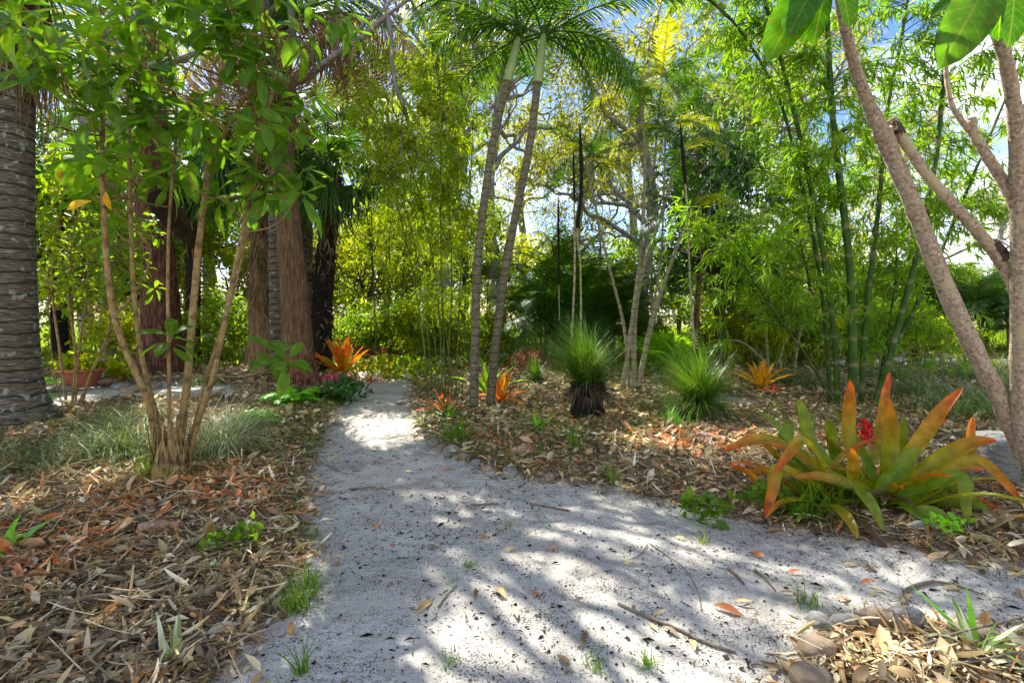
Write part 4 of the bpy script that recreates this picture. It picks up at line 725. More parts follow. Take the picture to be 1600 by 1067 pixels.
bamboo('green_bamboo', 'clump of thick ringed green bamboo culms behind the large bromeliad', b,
 [([(1330,648,Yb),(1332,560,Yb),(1328,420,Yb),(1312,280,Yb),(1300,170,Yb),(1294,60,Yb),(1288,-80,Yb)], .088, 34, .45),
  ([(1308,645,Yb+.2),(1306,560,Yb+.2),(1290,420,Yb+.2),(1262,270,Yb+.2),(1232,140,Yb+.2),(1200,20,Yb),(1170,-80,Yb-.2)], .062, 38, .42),
  ([(1296,640,Yb+.4),(1292,540,Yb+.4),(1276,400,Yb+.4),(1248,270,Yb+.4),(1215,150,Yb+.4),(1150,40,Yb+.2),(1070,-30,Yb)], .045, 40, .35),
  ([(1345,640,Yb+.3),(1352,500,Yb+.3),(1372,330,Yb+.3),(1385,180,Yb+.3),(1408,60,Yb+.3),(1430,-80,Yb+.3)], .06, 36, .35),
  ([(1372,630,Yb),(1400,520,Yb),(1432,400,Yb-.1),(1462,250,Yb-.1),(1475,120,Yb-.1),(1490,-60,Yb-.1)], .065, 38, .4),
  ([(1360,640,Yb+.5),(1400,540,Yb+.5),(1450,440,Yb+.5),(1510,300,Yb+.5),(1560,180,Yb+.5),(1620,40,Yb+.5)], .045, 40, .35),
  ([(1302,640,Yb+.7),(1290,540,Yb+1),(1265,440,Yb+1.5),(1240,330,Yb+2),(1225,220,Yb+2.4)], .035, 46, .3),
  ([(1366,636,Yb+.8),(1385,540,Yb+1),(1400,420,Yb+1.5),(1400,320,Yb+2)], .035, 46, .2),
  ([(1300,625,Yb+.2),(1262,560,Yb),(1215,495,Yb-.2),(1160,415,Yb-.4),(1090,350,Yb-.6)], .022, 36, .4)],
 'bamboo', 'culm', 1.25, .155, leafn=9)
b = gp(1150, 560); Yb = b[1]
bamboo('green_bamboo', 'lighter bamboo clump whose leafy sprays fill the space left of the thick culms', b,
 [([(1150,562,Yb),(1165,450,Yb),(1170,300,Yb),(1160,150,Yb),(1120,40,Yb),(1060,-40,Yb)], .035, 60, .2), ([(1170,562,Yb),(1185,430,Yb),(1215,260,Yb),(1225,120,Yb),(1200,0,Yb)], .035, 50, .2),
  ([(1160,562,Yb),(1150,430,Yb),(1110,280,Yb),(1080,160,Yb),(1030,80,Yb)], .03, 34, .45), ([(1180,562,Yb),(1230,440,Yb),(1290,330,Yb),(1350,260,Yb)], .03, 46, .2), ([(1190,562,Yb),(1260,500,Yb),(1330,450,Yb),(1400,430,Yb)], .03, 46, .15)],
 'bamboo', 'culm', 1.35, .2, leafn=9)
b = gp(680, 628); Yb = b[1]
bamboo('thin_bamboo', 'thin yellow-green bamboo canes leaning over the edge of the sand path', b,
 [([(668,630,Yb),(665,560,Yb),(652,470,Yb),(635,380,Yb),(612,290,Yb),(585,210,Yb),(555,150,Yb)], .020, 34, .38), ([(674,628,Yb+.2),(672,560,Yb+.2),(660,450,Yb+.3),(640,350,Yb+.3),(615,260,Yb+.4),(600,190,Yb+.4)], .016, 34, .38),
  ([(690,628,Yb),(690,560,Yb),(682,450,Yb),(665,350,Yb),(640,250,Yb),(610,160,Yb+.2),(570,80,Yb+.2)], .018, 34, .4), ([(696,626,Yb+.1),(694,540,Yb+.1),(690,440,Yb),(688,320,Yb),(690,200,Yb),(696,90,Yb)], .018, 32, .35),
  ([(700,626,Yb+.3),(702,540,Yb+.3),(706,430,Yb+.3),(700,300,Yb+.3),(690,170,Yb+.3),(680,60,Yb+.3)], .016, 34, .35), ([(712,622,Yb+.4),(716,520,Yb+.4),(722,400,Yb+.4),(735,280,Yb+.5),(740,160,Yb+.5)], .016, 22, .4),
  ([(685,628,Yb+.2),(680,540,Yb+.4),(676,440,Yb+.6),(674,300,Yb+.6),(672,180,Yb+.6),(660,60,Yb+.6)], .014, 36, .35), ([(722,618,Yb+.6),(726,520,Yb+.6),(730,420,Yb+.6),(750,320,Yb+.8)], .014, 18, .3), ([(706,622,Yb+.1),(702,560,Yb),(692,480,Yb),(690,420,Yb)], .013, 10, .5)],
 'ybamboo', 'yculm', .85, .125, fup=.12, hgap=(.12, .2), leafn=8, clus=(5, 9))
b = gp(640, 585); Yb = 14
bamboo('thin_bamboo', 'yellow leaved bamboo reaching high behind the path end', at(620, 500, 14),
 [([(620+dx,560,14),(622+dx*1.2,440,14),(630+dx*1.6,300,14),(640+dx*2.2,160,14),(650+dx*3,40,14)], .02, 40, .25) for dx in (-32, -12, 6, 22, 40)], 'ybamboo', 'yculm', 1.4, .16, leafn=6)

# ------------------------------------------------------------------ frangipani-like tree, right foreground
def warty_tree():
    b = gp(1648, 800); t = thing('warty_trunk_tree', 'pale warty trunked tree with cut branches and big paddle leaves at the right', 'tree', b)
    Y = b[1]
    def br(pts, rs, nm='limb', mat='frang'):
        q = path3(pts, b); s = smooth(q, 80); r = np.interp(np.linspace(0, 1, 80), np.linspace(0, 1, len(rs)), rs)
        a = tube(Acc(), s, .60*r*(1+.05*np.sin(np.arange(80)*.9)**3), 26, .03); obj(nm, a, M[mat], t); return s
    br([(1648,830,Y),(1620,745,Y),(1588,680,Y),(1550,600,Y-.1),(1505,510,Y-.2),(1462,410,Y-.3),(1425,315,Y-.4),(1395,245,Y-.45),(1378,205,Y-.5)], [.14,.115,.10,.09,.092,.088,.08,.08,.092], 'trunk')
    br([(1380,212,Y-.5),(1352,150,Y-.6),(1333,95,Y-.7),(1320,40,Y-.8),(1300,-60,Y-.9)], [.075,.055,.05,.046,.042])
    br([(1640,800,Y+.05),(1602,700,Y-.05),(1592,600,Y-.2),(1592,480,Y-.4),(1592,330,Y-.6),(1588,200,Y-.8),(1575,110,Y-.9),(1552,20,Y-1),(1530,-60,Y-1.1)], [.12,.09,.075,.07,.068,.06,.055,.05,.045])
    br([(1594,470,Y-.4),(1575,425,Y-.4),(1535,370,Y-.45),(1488,318,Y-.5),(1440,262,Y-.5),(1392,186,Y-.5)], [.07,.062,.056,.052,.05,.045])
    q = path3([(1392,186,Y-.5),(1400,198,Y-.5),(1409,212,Y-.5)], b); obj('cut_end', tube(Acc(), smooth(q, 8), np.array([.020,.027,.0285,.029,.0295,.029,.0285,.028]), 20, .07), M['cut'], t)
    q = path3([(1572,404,Y-.44),(1562,392,Y-.44),(1550,380,Y-.44)], b); obj('black_scar', tube(Acc(), smooth(q, 6), .0345, 20, .04), M['cut'], t)
    br([(1592,330,Y-.6),(1572,290,Y-.6),(1540,240,Y-.6),(1520,205,Y-.6),(1518,185,Y-.6)], [.06,.052,.046,.044,.04])
    br([(1522,212,Y-.6),(1502,188,Y-.6),(1486,160,Y-.6),(1478,110,Y-.6),(1480,80,Y-.6)], [.03,.026,.022,.02,.018])
    a = Acc(); T = leafT(16, .135, .66, .22, .35, .0, .10, .5)
    for (px, py, Yl, tx, ty, dY, wd, r1) in [(1292,-60,2.7,1196,82,-.3,1.2,.8),(1300,-50,2.7,1262,82,0,1.15,.4),(1306,-40,2.8,1240,95,.25,.9,.1),(1310,-50,2.8,1340,60,.15,1,.2),(1560,-60,2.5,1470,95,-.2,1.25,.7),(1565,-50,2.5,1432,20,.1,1.1,.3),
            (1560,-50,2.6,1500,80,.3,.8,.2),(1570,-60,2.5,1560,88,.1,1.1,.05),(1580,-50,2.5,1606,70,-.2,1.2,.5),(1560,-70,2.5,1510,75,-.5,1.0,.9),(1590,-60,2.6,1660,60,.2,1.1,.4),(1300,-60,2.8,1230,20,-.5,1.0,.6),(1300,-50,2.8,1350,30,-.3,1.0,.5)]:
        p0 = P(px, py, Yl)-b; p1 = P(tx, ty, Yl+dY)-b; ln = np.linalg.norm(p1-p0)*.8; p0 = p0+(p1-p0)*.02; a.batch(T, basis((p1-p0)[None], np.array([[U(-.6,.6), -.7, .6]]), ln*wd*.9, ln), p0[None], r1=np.array([r1]))
    o = obj('leaves', a, M['paddle'], t)
warty_tree()

# ------------------------------------------------------------------ grass trees
def grass_tree(px, py, r, h, nl, ln, lb, tilt=0.0, spikes=(), skirt=500, dup_=None):
    b = gp(px, py); t = thing('grass_tree', lb, 'grass tree', b, 'grass trees in the right bed'); lo = .12 if tilt == 0 else -.25
    k = np.linspace(0, 1, 16); s = np.stack([tilt*k*h, 0*k, -.04+k*(h+.04)], -1); obj('trunk', tube(Acc(), s, r*(1+.12*np.sin(k*9)), 26, .05), M['gcore'], t)
    top = s[-1]; a = Acc(); n = nl; an = U(0, 6.28, n); el = np.clip(R.normal(.75 if tilt == 0 else .5, .45, n), lo, 1.45)
    for cv, sel in ((.35, R.random(n) < .5), (.8, None)):
        sel = sel if sel is not None else ~first
        if cv == .35: first = sel
        m = sel.sum(); T = bladeT(5, .0032, cv*1.2); lean = (np.pi/2-el[sel])-cv*.4
        Rx = np.zeros((m, 3, 3)); c_, s_ = np.cos(-lean), np.sin(-lean); Rx[:, 0, 0] = 1; Rx[:, 1, 1] = c_; Rx[:, 1, 2] = -s_; Rx[:, 2, 1] = s_; Rx[:, 2, 2] = c_
        B = rotz(an[sel]) @ Rx; l_ = ln*R.lognormal(-.12, .22, m)*(1+.22*np.cos(an[sel]-1.0)+.1*np.sin(an[sel]*3)); sc = np.stack([np.ones(m)*1.2, l_, l_], -1); a.batch(T, B*sc[:, None, :], np.tile(top, (m, 1))+R.normal(0, r*.25, (m, 3))*[1, 1, .4])
    obj('leaf_tuft', a, M['gtree'], t)
    a = Acc(); n = skirt; an = U(0, 6.28, n); o_ = np.stack([np.cos(an), np.sin(an), 0*an], -1); dr = U(-.1, 1.3, n); d = nrm(o_*(1.15-dr)[:, None]+np.array([0, 0, -1.])*dr[:, None]*1.3 + R.normal(0, .1, (n, 3))); l_ = ln*U(.2, .5, n)
    a.batch(leafT(4, .009, .3, .5, .3, .2, .8), basis(d, o_*.4+np.array([0, 0, 1.]))*np.stack([np.ones(n), l_, l_], -1)[:, None, :], np.tile(top, (n, 1))+o_*r*U(.4, 1, n)[:, None]+np.array([0, 0, 1.])*U(-.5, .05, n)[:, None]*h*.5); obj('dead_leaf_skirt', a, M['skirt'], t)
    for pts, r0, f in spikes:
        q = path3([(a_, b_, b[1]+.15) for a_, b_ in pts], b); s = smooth(q, 40); i = int(40*f); sp_ = obj('flower_stalk', tube(Acc(), s[:i+1], .014, 7), M['pale'], t); obj('flower_spike', tube(Acc(), s[i:], np.concatenate([[r0*.7], np.full(33-i, r0), r0*np.array([.92, .85, .72, .55, .35, .1])]) if 38-i > 0 else r0, 9, .06), M['spike'], sp_)
    return t
grass_tree(917, 652, .21, .50, 2300, .74, 'upright grass tree with stout black trunk and dense green tuft, two tall spikes', 0, [([(908,540),(907,420),(902,360),(908,290),(906,190)], .028, .52), ([(893,540),(898,420),(897,300),(896,232)], .016, .6)], 620)
grass_tree(1080, 655, .2, .26, 2100, .80, 'leaning grass tree with low sprawling tuft and one tall black spike', .5, [([(1085,550),(1078,430),(1074,330),(1070,280),(1063,190)], .026, .72)], 560)
grass_tree(838, 598, .12, .1, 420, .5, 'small grass tree far back between slender palms and the upright one', 0, [([(874,500),(873,420),(872,300)], .022, .35)], 120)

# ------------------------------------------------------------------ bromeliads
def strap(acc, pts, width, n=18, tipw=.12, fold=.35, r1=None, r2=None, sideup=None, prof=None):
    s = smooth(pts, n); t = nrm(np.gradient(s, axis=0)); up = np.array(sideup if sideup is not None else [0, 0, 1.]); side = nrm(np.cross(t, up+R.normal(0, .05, 3))); nn = np.cross(side, t)
    k = np.linspace(0, 1, n); wd = width*(prof(k) if prof else np.minimum(1, .75+.5*k)*np.clip((1-k)/tipw, 0, 1)**.55); cols = np.linspace(-1, 1, 5)
    V = s[:, None]+side[:, None]*(cols[None, :, None]*wd[:, None, None]*.5)+nn[:, None]*((cols**2)[None, :, None]*fold*wd[:, None, None]*.5); i = np.arange(n-1)[:, None]*5; j = np.arange(4)[None]
    F = np.stack([i+j, i+j+1, i+6+j, i+5+j], -1).reshape(-1, 4); C = np.ones((n*5, 4)); C[:, 0] = R.random() if r1 is None else r1; C[:, 1] = np.repeat(k, 5); C[:, 2] = R.random() if r2 is None else r2
    acc.add(V.reshape(-1, 3), F, C); return acc
def rosette_pts(base, az, el, L_, droop):
    k = np.linspace(0, 1, 7); a = el - droop*k**1.6; h = np.array([np.cos(az), np.sin(az), 0]); s = [np.array(base, float)]
    for i in range(6): s.append(s[-1]+(h*np.cos(a[i])+np.array([0, 0, np.sin(a[i])]))*L_/6)
    return s
def bromeliad(px, py, n, L_, wd, mat, lb, name='bromeliad', el=(1.45, .15), droop=(.1, 1.1), group=None, sc=1, az0=None, Y=None, parts=False):
    b = gp(px, py) if Y is None else at(px, py, Y); a = Acc(); root = thing(name, lb, 'bromeliad', b, group) if parts else None
    for i in range(n):
        f = i/max(n-1, 1); az = i*2.39996+U(-.2, .2); ac = Acc() if parts else a
        strap(ac, rosette_pts((.03*np.cos(az), .03*np.sin(az), .02), az, el[0]+(el[1]-el[0])*f+U(-.1, .1), L_*U(.8, 1.12)*(.7+.3*f if f > .1 else .8), droop[0]+(droop[1]-droop[0])*f), wd*U(.85, 1.1), 12, .25, .5)
        if parts: obj('leaf', ac, M[mat], root)
    if parts: return root
    o = obj(name, a, M[mat], None, b); tag(o, lb, 'bromeliad', group); return o
def big_bromeliad():
    b = gp(1360, 800); t = thing('giant_bromeliad', 'large green and orange strap leaved bromeliad at the path edge before the bamboo', 'bromeliad', b); Y = b[1]+.15
    Lv = [ # root px,py ; control px,py ; tip px,py ; root depth, tip depth offsets ; width ; leaf tint ; tip tint
     (1330,760,1322,680,1328,592,.1,.1,.13,.7,.25),(1400,770,1388,700,1385,618,.05,0,.15,.4,.45),(1395,790,1430,700,1505,605,0,-.1,.12,.9,.3),(1385,800,1350,720,1300,640,.1,.2,.12,.1,.9),(1420,800,1480,710,1558,688,-.05,-.25,.12,.6,.35),
     (1440,760,1520,720,1600,788,-.2,-.35,.10,.95,.3),(1455,700,1500,745,1512,830,-.3,-.5,.10,.2,.85),(1300,770,1262,690,1246,622,.1,.25,.14,.2,.95),(1310,780,1240,700,1180,640,.0,.1,.10,.1,.95),(1290,790,1210,690,1130,705,-.05,-.15,.10,.8,.4),
     (1280,800,1215,735,1195,830,-.2,-.35,.11,.7,.05),(1300,800,1255,690,1210,740,-.15,-.3,.09,.3,.2),(1350,800,1300,745,1190,690,-.1,-.2,.10,.5,.5),(1270,770,1225,700,1235,655,.15,.25,.13,.15,.95),(1260,790,1200,770,1140,725,.0,.1,.09,.9,.3),
     (1420,810,1480,770,1500,775,-.2,-.45,.12,.1,.95),(1440,815,1500,790,1545,800,-.15,-.4,.11,.15,.9),(1430,800,1470,740,1540,735,.1,.2,.10,.6,.35),(1350,810,1345,770,1380,850,-.3,-.55,.10,.5,.9),(1410,770,1440,680,1480,655,.15,.3,.11,.8,.3),
     (1335,790,1370,690,1390,580,.25,.5,.10,.6,.2),(1345,800,1330,750,1330,700,-.05,-.1,.12,.8,.5),(1300,800,1255,800,1200,790,-.1,-.2,.09,.9,.6),(1290,780,1300,700,1290,650,.2,.3,.12,.3,.9),(1455,800,1530,800,1560,850,-.1,-.3,.10,.3,.4),
     (1400,800,1330,760,1240,745,-.15,-.3,.10,.2,.5),(1380,810,1400,740,1440,700,-.1,-.1,.13,.4,.9),(1420,790,1400,730,1412,650,.2,.25,.13,.2,.95),(1360,800,1290,760,1260,680,.1,.1,.12,.6,.6),(1330,800,1240,760,1160,735,.1,.2,.09,.7,.5),
     (1410,820,1430,800,1490,815,-.3,-.5,.10,.1,.95),(1300,790,1220,720,1165,680,.2,.35,.10,.4,.3),(1450,790,1510,720,1520,650,.3,.5,.09,.5,.35)]
    for (x0, y0, xc, yc, x1, y1, d0, d1, wd, r1, r2) in Lv:
        p0 = P(x0, y0, Y+d0*.6)-b; p2 = P(x1, y1, Y+d1)-b; c_ = P(xc, yc, Y+(d0+d1)/2)-b; root = np.array([(p0[0])*.55, p0[1]*.4+.05, .03]); p2[2] = max(p2[2], .03); pc = c_
        obj('leaf', strap(Acc(), [root, root*.5+pc*.5+np.array([0,0,.04]), pc, pc*.45+p2*.55+np.array([0,0,.03]), p2], wd*.86, 24, .34, .5, r1, r2, sideup=nrm(np.array([(x1-x0)*-.002, -.75, .75])) ), M['brom'], t)
    for i in range(18):
        az = i*2.39996; f = .25+.75*i/18; ox = -.38 if i % 3 == 0 else .22
        obj('leaf', strap(Acc(), rosette_pts((ox, U(-.1,.15), .03), az, 1.25-1.0*f+U(-.1,.1), U(.55,.85), .5+.9*f), U(.06,.09), 16, .34, .5), M['brom'], t)
    a = Acc(); n = 70; O = R.normal(0, 1, (n, 3))*[.016, .016, .05]+(P(1352, 672, Y+.4)-b); a.batch(diamT(.4, .5, .3, .4), basis(rndv(n), rndv(n), .045, .045), O); obj('red_flower_head', a, M['redflower'], t)
    a = Acc(); 
    for i in range(26): 
        az = i*2.4; strap(a, rosette_pts((U(-.35,.35), U(-.15,.15), .03), az, U(.0, .7), U(.25, .5), U(.8, 1.6)), U(.03, .07), 8, .2, .4, U(.0, .3))
    obj('dead_base_leaves', a, M['dead'], t)
big_bromeliad()
bromeliad(535, 588, 22, 1.15, .13, 'orange', 'glowing orange bromeliad at the path end beside the charred trunk', el=(1.5, .5), droop=(.05, .6), parts=True)
bromeliad(1188, 607, 16, .68, .11, 'yellowb', 'yellow and orange bromeliad beyond the large one, near dead branches', el=(1.4, .5), droop=(.1, .5))
bromeliad(1205, 615, 10, .25, .05, 'redb', 'small red bromeliad at the foot of the yellow one', el=(1.2, .3))
bromeliad(783, 628, 14, .75, .085, 'orange', 'orange leaved plant growing right behind the slender palm bases', el=(1.5, -.1), droop=(.3, 1.6))
bromeliad(762, 618, 14, .8, .07, 'fan', 'green strap leaved plant between the two slender palm bases', el=(1.5, .6), droop=(.2, .9))
bromeliad(603, 577, 22, .75, .06, 'redb', 'red-orange bromeliad among green groundcover at the path end', el=(1.3, .4), group=None)
bromeliad(560, 560, 20, .9, .06, 'redb', 'red spiky plant behind the glowing orange bromeliad', el=(1.5, .7))
bromeliad(580, 597, 9, .6, .05, 'redb', 'low red bromeliad leaves reaching over the path end', el=(.6, .1), droop=(.4, .9))
bromeliad(700, 655, 22, .55, .045, 'broad_dark', 'dark green bromeliad by the path edge under the thin bamboo', el=(1.1, -.1), droop=(.4, 1.3))
bromeliad(690, 645, 16, .42, .04, 'redb', 'dark red bromeliad beside the dark green one at the path edge', el=(1.3, .2))
bromeliad(660, 665, 12, .4, .035, 'silver', 'pale strappy plant spilling towards the path from the bed corner', el=(.9, .0), droop=(.4, 1.2))
for px, py, sc, lb in ((570,530,1.0,'silver leaved spiky plant left of the path end'),(615,538,1.1,'silver spiky plant behind the red-orange bromeliad'),(655,520,1.4,'largest silver spiky plant behind the path end'),(640,545,.8,'small silver plant beside the thin bamboo'),(596,520,1.3,'silver spiky plant farthest behind the path end')):
    bromeliad(px, 500, 60, .9*sc, .03, 'white', lb, 'silver_plant', el=(1.5, .2), droop=(.1, .8), group='silver plants at the path end', Y=15.5+U(-1, 2.5))
a = Acc(); n = 420; O = R.normal(0, 1, (n, 3))*[.2, .15, .04]+[0, 0, .14]; a.batch(diamT(.4, .5, .2, .3), basis(rndv(n), rndv(n), .05, .05), O)
o = obj('pink_flower_clump', a, M['pink'], None, gp(525, 600)); tag(o, 'low clump of pink flowers at the foot of the orange bromeliad', 'flowers')
def red_bush(px, Y, lb):
    b = at(px, 500, Y); t = thing('red_shrub', lb, 'shrub', b); br = Acc(); tips = []
    for i in range(12): grow(br, tips, (0, 0, 0), nrm(np.array([np.cos(i*2.4), np.sin(i*2.4), .8])), .5, .012, 3, .3, 0, (2, 4), 4)
    obj('branch', br, M['twig'], t); obj('leaves', leafcloud(tips, 10, .12, .09, leafT(2, .16, .4, .3, .3), .2), M['darkred'], t); t.scale = (.75, .75, .6)
red_bush(832, 12.5, 'dark red leaved shrub behind the small grass tree')

# ------------------------------------------------------------------ grasses and small plants
BL = [bladeT(5, .0035, c_) for c_ in (.5, 1.1, 1.8, 2.4)]
def tuftA(n, ln, spread=.1, w=1.0, cmin=0, cmax=4, lean=.35, acc=None, off=(0, 0, 0)):
    a = acc or Acc(); ti = R.integers(cmin, cmax, n); an = U(0, 6.28, n); le = np.abs(R.normal(0, lean, n)); l_ = ln*U(.5, 1.1, n); O = np.stack([R.normal(0, spread, n), R.normal(0, spread, n), np.full(n, -.01)], -1)+off
    c_, s_ = np.cos(-le), np.sin(-le); Rx = np.zeros((n, 3, 3)); Rx[:, 0, 0] = 1; Rx[:, 1, 1] = c_; Rx[:, 1, 2] = -s_; Rx[:, 2, 1] = s_; Rx[:, 2, 2] = c_
    B = (rotz(an) @ Rx)*np.stack([np.full(n, w)*U(.7, 1.3, n), l_, l_], -1)[:, None, :]
    for i in range(4): a.batch(BL[i], B[ti == i], O[ti == i])
    return a
def tuft(name, lb, cat, px, py, n, ln, mat, spread=.1, w=1.0, cmin=0, cmax=4, lean=.35, group=None):
    o = obj(name, tuftA(n, ln, spread, w, cmin, cmax, lean), M[mat], None, gp(px, py)); tag(o, lb, cat, group); return o
tuft('ornamental_grass', 'arching cream striped grass clump right of the multi-stemmed shrub', 'grass clump', 345, 712, 380, .95, 'silver', .10, 1.4, 1, 4, .5)
tuft('ornamental_grass', 'fine arching grass clump behind the striped one, nearer the path', 'grass clump', 385, 672, 260, .55, 'blue', .12, 1.2, 1, 4, .4)
tuft('ornamental_grass', 'wispy dull green grass clump left of the multi-stemmed shrub', 'grass clump', 180, 712, 420, .95, 'blue', .22, .9, 1, 4, .6)
tuft('ornamental_grass', 'low dark grass clump hugging the foot of the multi-stemmed shrub', 'grass clump', 262, 742, 200, .5, 'grass', .12, 1.0, 0, 3, .35)
tuft('ornamental_grass', 'flattened grey-green grass before the massive ringed palm', 'grass clump', 90, 720, 420, .7, 'blue', .4, 1.0, 2, 4, .8)
tuft('ornamental_grass', 'grass clump between the flattened grass and the thin stemmed shrub', 'grass clump', 190, 668, 300, .6, 'blue', .3, 1.1, 1, 4, .5)
tuft('path_grass', 'bright green grass tuft growing on the left path edge', 'grass tuft', 466, 952, 90, .26, 'grass', .035, .8, 0, 3, .3)
tuft('path_grass', 'second bright grass tuft just behind the one on the left path edge', 'grass tuft', 484, 915, 60, .2, 'grass', .03, .7, 0, 3, .35)
tuft('path_grass', 'small upright grass sprout on the sand near the lower left litter', 'grass tuft', 472, 1052, 16, .17, 'grass', .012, 1.1, 0, 2, .25)
tuft('path_grass', 'spiky tuft on the sand directly above the long stick', 'grass tuft', 1010, 1040, 46, .10, 'grass', .015, .6, 0, 3, .5)
tuft('path_grass', 'flat green tuft beside the curled brown leaf on the sand', 'grass tuft', 928, 1040, 50, .09, 'grass', .03, .5, 0, 4, .7)
tuft('path_grass', 'tiny green tuft in the sunlit middle of the sand', 'grass tuft', 735, 885, 40, .07, 'grass', .02, .5, 0, 3, .6)
tuft('path_grass', 'tiny tuft on the sand near the bottom middle', 'grass tuft', 705, 1035, 36, .09, 'grass', .02, .5, 0, 3, .7)
tuft('path_grass', 'thin tuft on the sunlit sand below the long bare twig', 'grass tuft', 1097, 848, 30, .13, 'grass', .015, .6, 0, 3, .3)
tuft('path_grass', 'dry starry tuft on the sand in the middle of the path', 'grass tuft', 793, 823, 36, .14, 'silver', .02, .6, 0, 3, .6)
tuft('path_grass', 'green tuft among crumbs left of the path middle', 'grass tuft', 700, 910, 40, .06, 'grass', .03, .5, 0, 3, .7)
tuft('path_grass', 'grass tuft beside the grey pebbles at the lower right bed', 'grass tuft', 1262, 945, 50, .15, 'grass', .03, .6, 0, 3, .35)
tuft('path_grass', 'small grass tuft at the left litter edge above the bright tuft', 'grass tuft', 478, 838, 60, .13, 'grass', .06, .7, 0, 3, .5)
tuft('path_grass', 'broad bladed pale grass before the giant bromeliad', 'grass tuft', 1262, 800, 130, .42, 'grass', .09, 2.2, 0, 4, .4)
tuft('path_grass', 'single tall grass sprout in the litter before the upright grass tree', 'grass tuft', 895, 700, 30, .4, 'grass', .05, 1.6, 0, 3, .4)
tuft('path_grass', 'leafy sprout standing in the litter edge in front of the sand', 'grass tuft', 958, 755, 14, .3, 'grass', .02, 1.4, 0, 2, .3)
tuft('path_grass', 'green sprouting grass between the slender palms and the path', 'grass tuft', 712, 690, 90, .4, 'grass', .07, 1.5, 0, 3, .35)
tuft('path_grass', 'bright sprout in the litter right of the slender palms', 'grass tuft', 843, 672, 24, .4, 'fern', .04, 2.4, 0, 3, .4)
tuft('path_grass', 'thin green blades hanging below the leaning grass tree', 'grass tuft', 1055, 662, 80, .4, 'fern', .1, 2.2, 1, 4, .5)
tuft('strappy_plant', 'striped strappy plant at the lower right corner bed', 'plant', 1530, 1030, 24, .26, 'silver', .02, 3.4, 0, 3, .7)
tuft('strappy_plant', 'bright green strappy shoot beside the striped one in the corner bed', 'plant', 1518, 1015, 7, .27, 'fern', .02, 3.6, 0, 2, .5)
tuft('strappy_plant', 'bright green leaves poking in at the far left of the brown litter', 'plant', 8, 870, 12, .36, 'fern', .03, 9, 1, 4, .8)
tuft('strappy_plant', 'pale dead strappy rosette lying in the lower left litter', 'plant', 268, 1035, 12, .22, 'silver', .015, 4.5, 0, 2, .35)
tuft('strappy_plant', 'small pale starry rosette lying in the litter below the bark piece', 'plant', 332, 895, 12, .14, 'silver', .01, 3.5, 0, 2, .6)
for px, py, n, ln, lb in ((1500,648,500,.75,'soft blue-green grass mound behind the grey stump'),(1570,640,500,.8,'soft grass mound between the warty trunks'),(1440,618,420,.7,'grass mound right of the bamboo base'),(1560,600,500,.9,'large soft grass mound nearest the far sandy track'),(1500,588,420,.8,'grass mound behind the others at the right'),
      (1240,600,320,.7,'grass mound behind the yellow bromeliad'),(1400,592,360,.8,'grass mound behind the bamboo culms'),(365,560,320,.7,'grass mound behind the shrub stems at the left'),(330,600,300,.5,'low grass between the red trunk and charred trunk'),(1620,620,420,.9,'grass mound at the right edge behind the vertical warty trunk'),(1180,562,300,.8,'blue-green grass mound behind the fallen branches')):
    tuft('mounding_grass', lb, 'grass clump', px, py, n, ln, 'blue', .28, 1.6, 1, 4, .5, 'soft grass mounds')
def thin_cover():      # sparse grass and seedlings in the beds: stuff
    a = Acc()
    for (px, py, n, sp, ln) in ((780,690,900,.9,.14),(430,690,700,.7,.14),(900,665,700,.9,.16),(500,640,500,.5,.16),(350,690,400,.8,.14),(1000,640,500,1.2,.15),(480,780,260,.18,.06),(1130,600,900,2.4,.22),(860,590,900,2.2,.2),(620,590,600,1.2,.2),(1450,640,900,2.2,.25),(100,690,500,1.4,.16)):
        g = gp(px, py); x = g[0]+R.normal(0, sp, n); y = g[1]+R.normal(0, sp, n); sd = sdist(x, y); k = (sd > .03) & (y > 2.5); x, y = x[k], y[k]; m = len(x); ti = R.integers(0, 4, m); an = U(0, 6.28, m); l_ = ln*U(.4, 1.2, m); O = np.stack([x, y, hgt(x, y)], -1)
        B = rotz(an)*np.stack([np.full(m, 1.1), l_, l_], -1)[:, None, :]
        for i in range(4): a.batch(BL[i], B[ti == i], O[ti == i])
    o = obj('thin_grass', a, M['grass']); o['kind'] = 'stuff'; o['label'] = 'sparse green grass growing through the litter of the beds'
    a = Acc(); x, y = scatter(13, 45, 26); sd = sdist(x, y); k = sd > .1; x, y = x[k], y[k]; m = len(x); O = np.stack([x, y, hgt(x, y)], -1); l_ = U(.2, .55, m); B = rotz(U(0, 6.28, m))*np.stack([np.full(m, 6.), l_, l_], -1)[:, None, :]; ti = R.integers(0, 4, m)
    for i in range(4): a.batch(BL[i], B[ti == i], O[ti == i])
    o = obj('undergrowth', a, M['bush']); o['kind'] = 'stuff'; o['label'] = 'green undergrowth covering the ground far behind the beds'
thin_cover()
def fern(px, py, n, L_, lb):
    b = gp(px, py); a = Acc()
    for i in range(n):
        f = frondA(L_, 16, L_*.32, 1.2, .3, L_*.07, .1, segs=2); V = np.concatenate(f.V); az = i*2.4; el = U(.5, 1.1); Rm = np.array(Matrix.Rotation(az, 3, 'Z') @ Matrix.Rotation(el, 3, 'X')); f.V = [(v @ Rm.T) for v in f.V]
        for v, l_, z, c_ in zip(f.V, f.L, f.Z, f.C): a.V.append(v); a.L.append(l_+a.n); a.Z.append(z); a.C.append(c_)
        a.n += f.n
    o = obj('fern', a, M['fern'], None, b); tag(o, lb, 'fern')
fern(455, 632, 18, .5, 'bright green fern at the foot of the charred trunk'); fern(405, 662, 12, .32, 'small bright fern behind the striped grass clump'); fern(480, 625, 10, .34, 'bright fern touching the right side of the charred trunk foot')
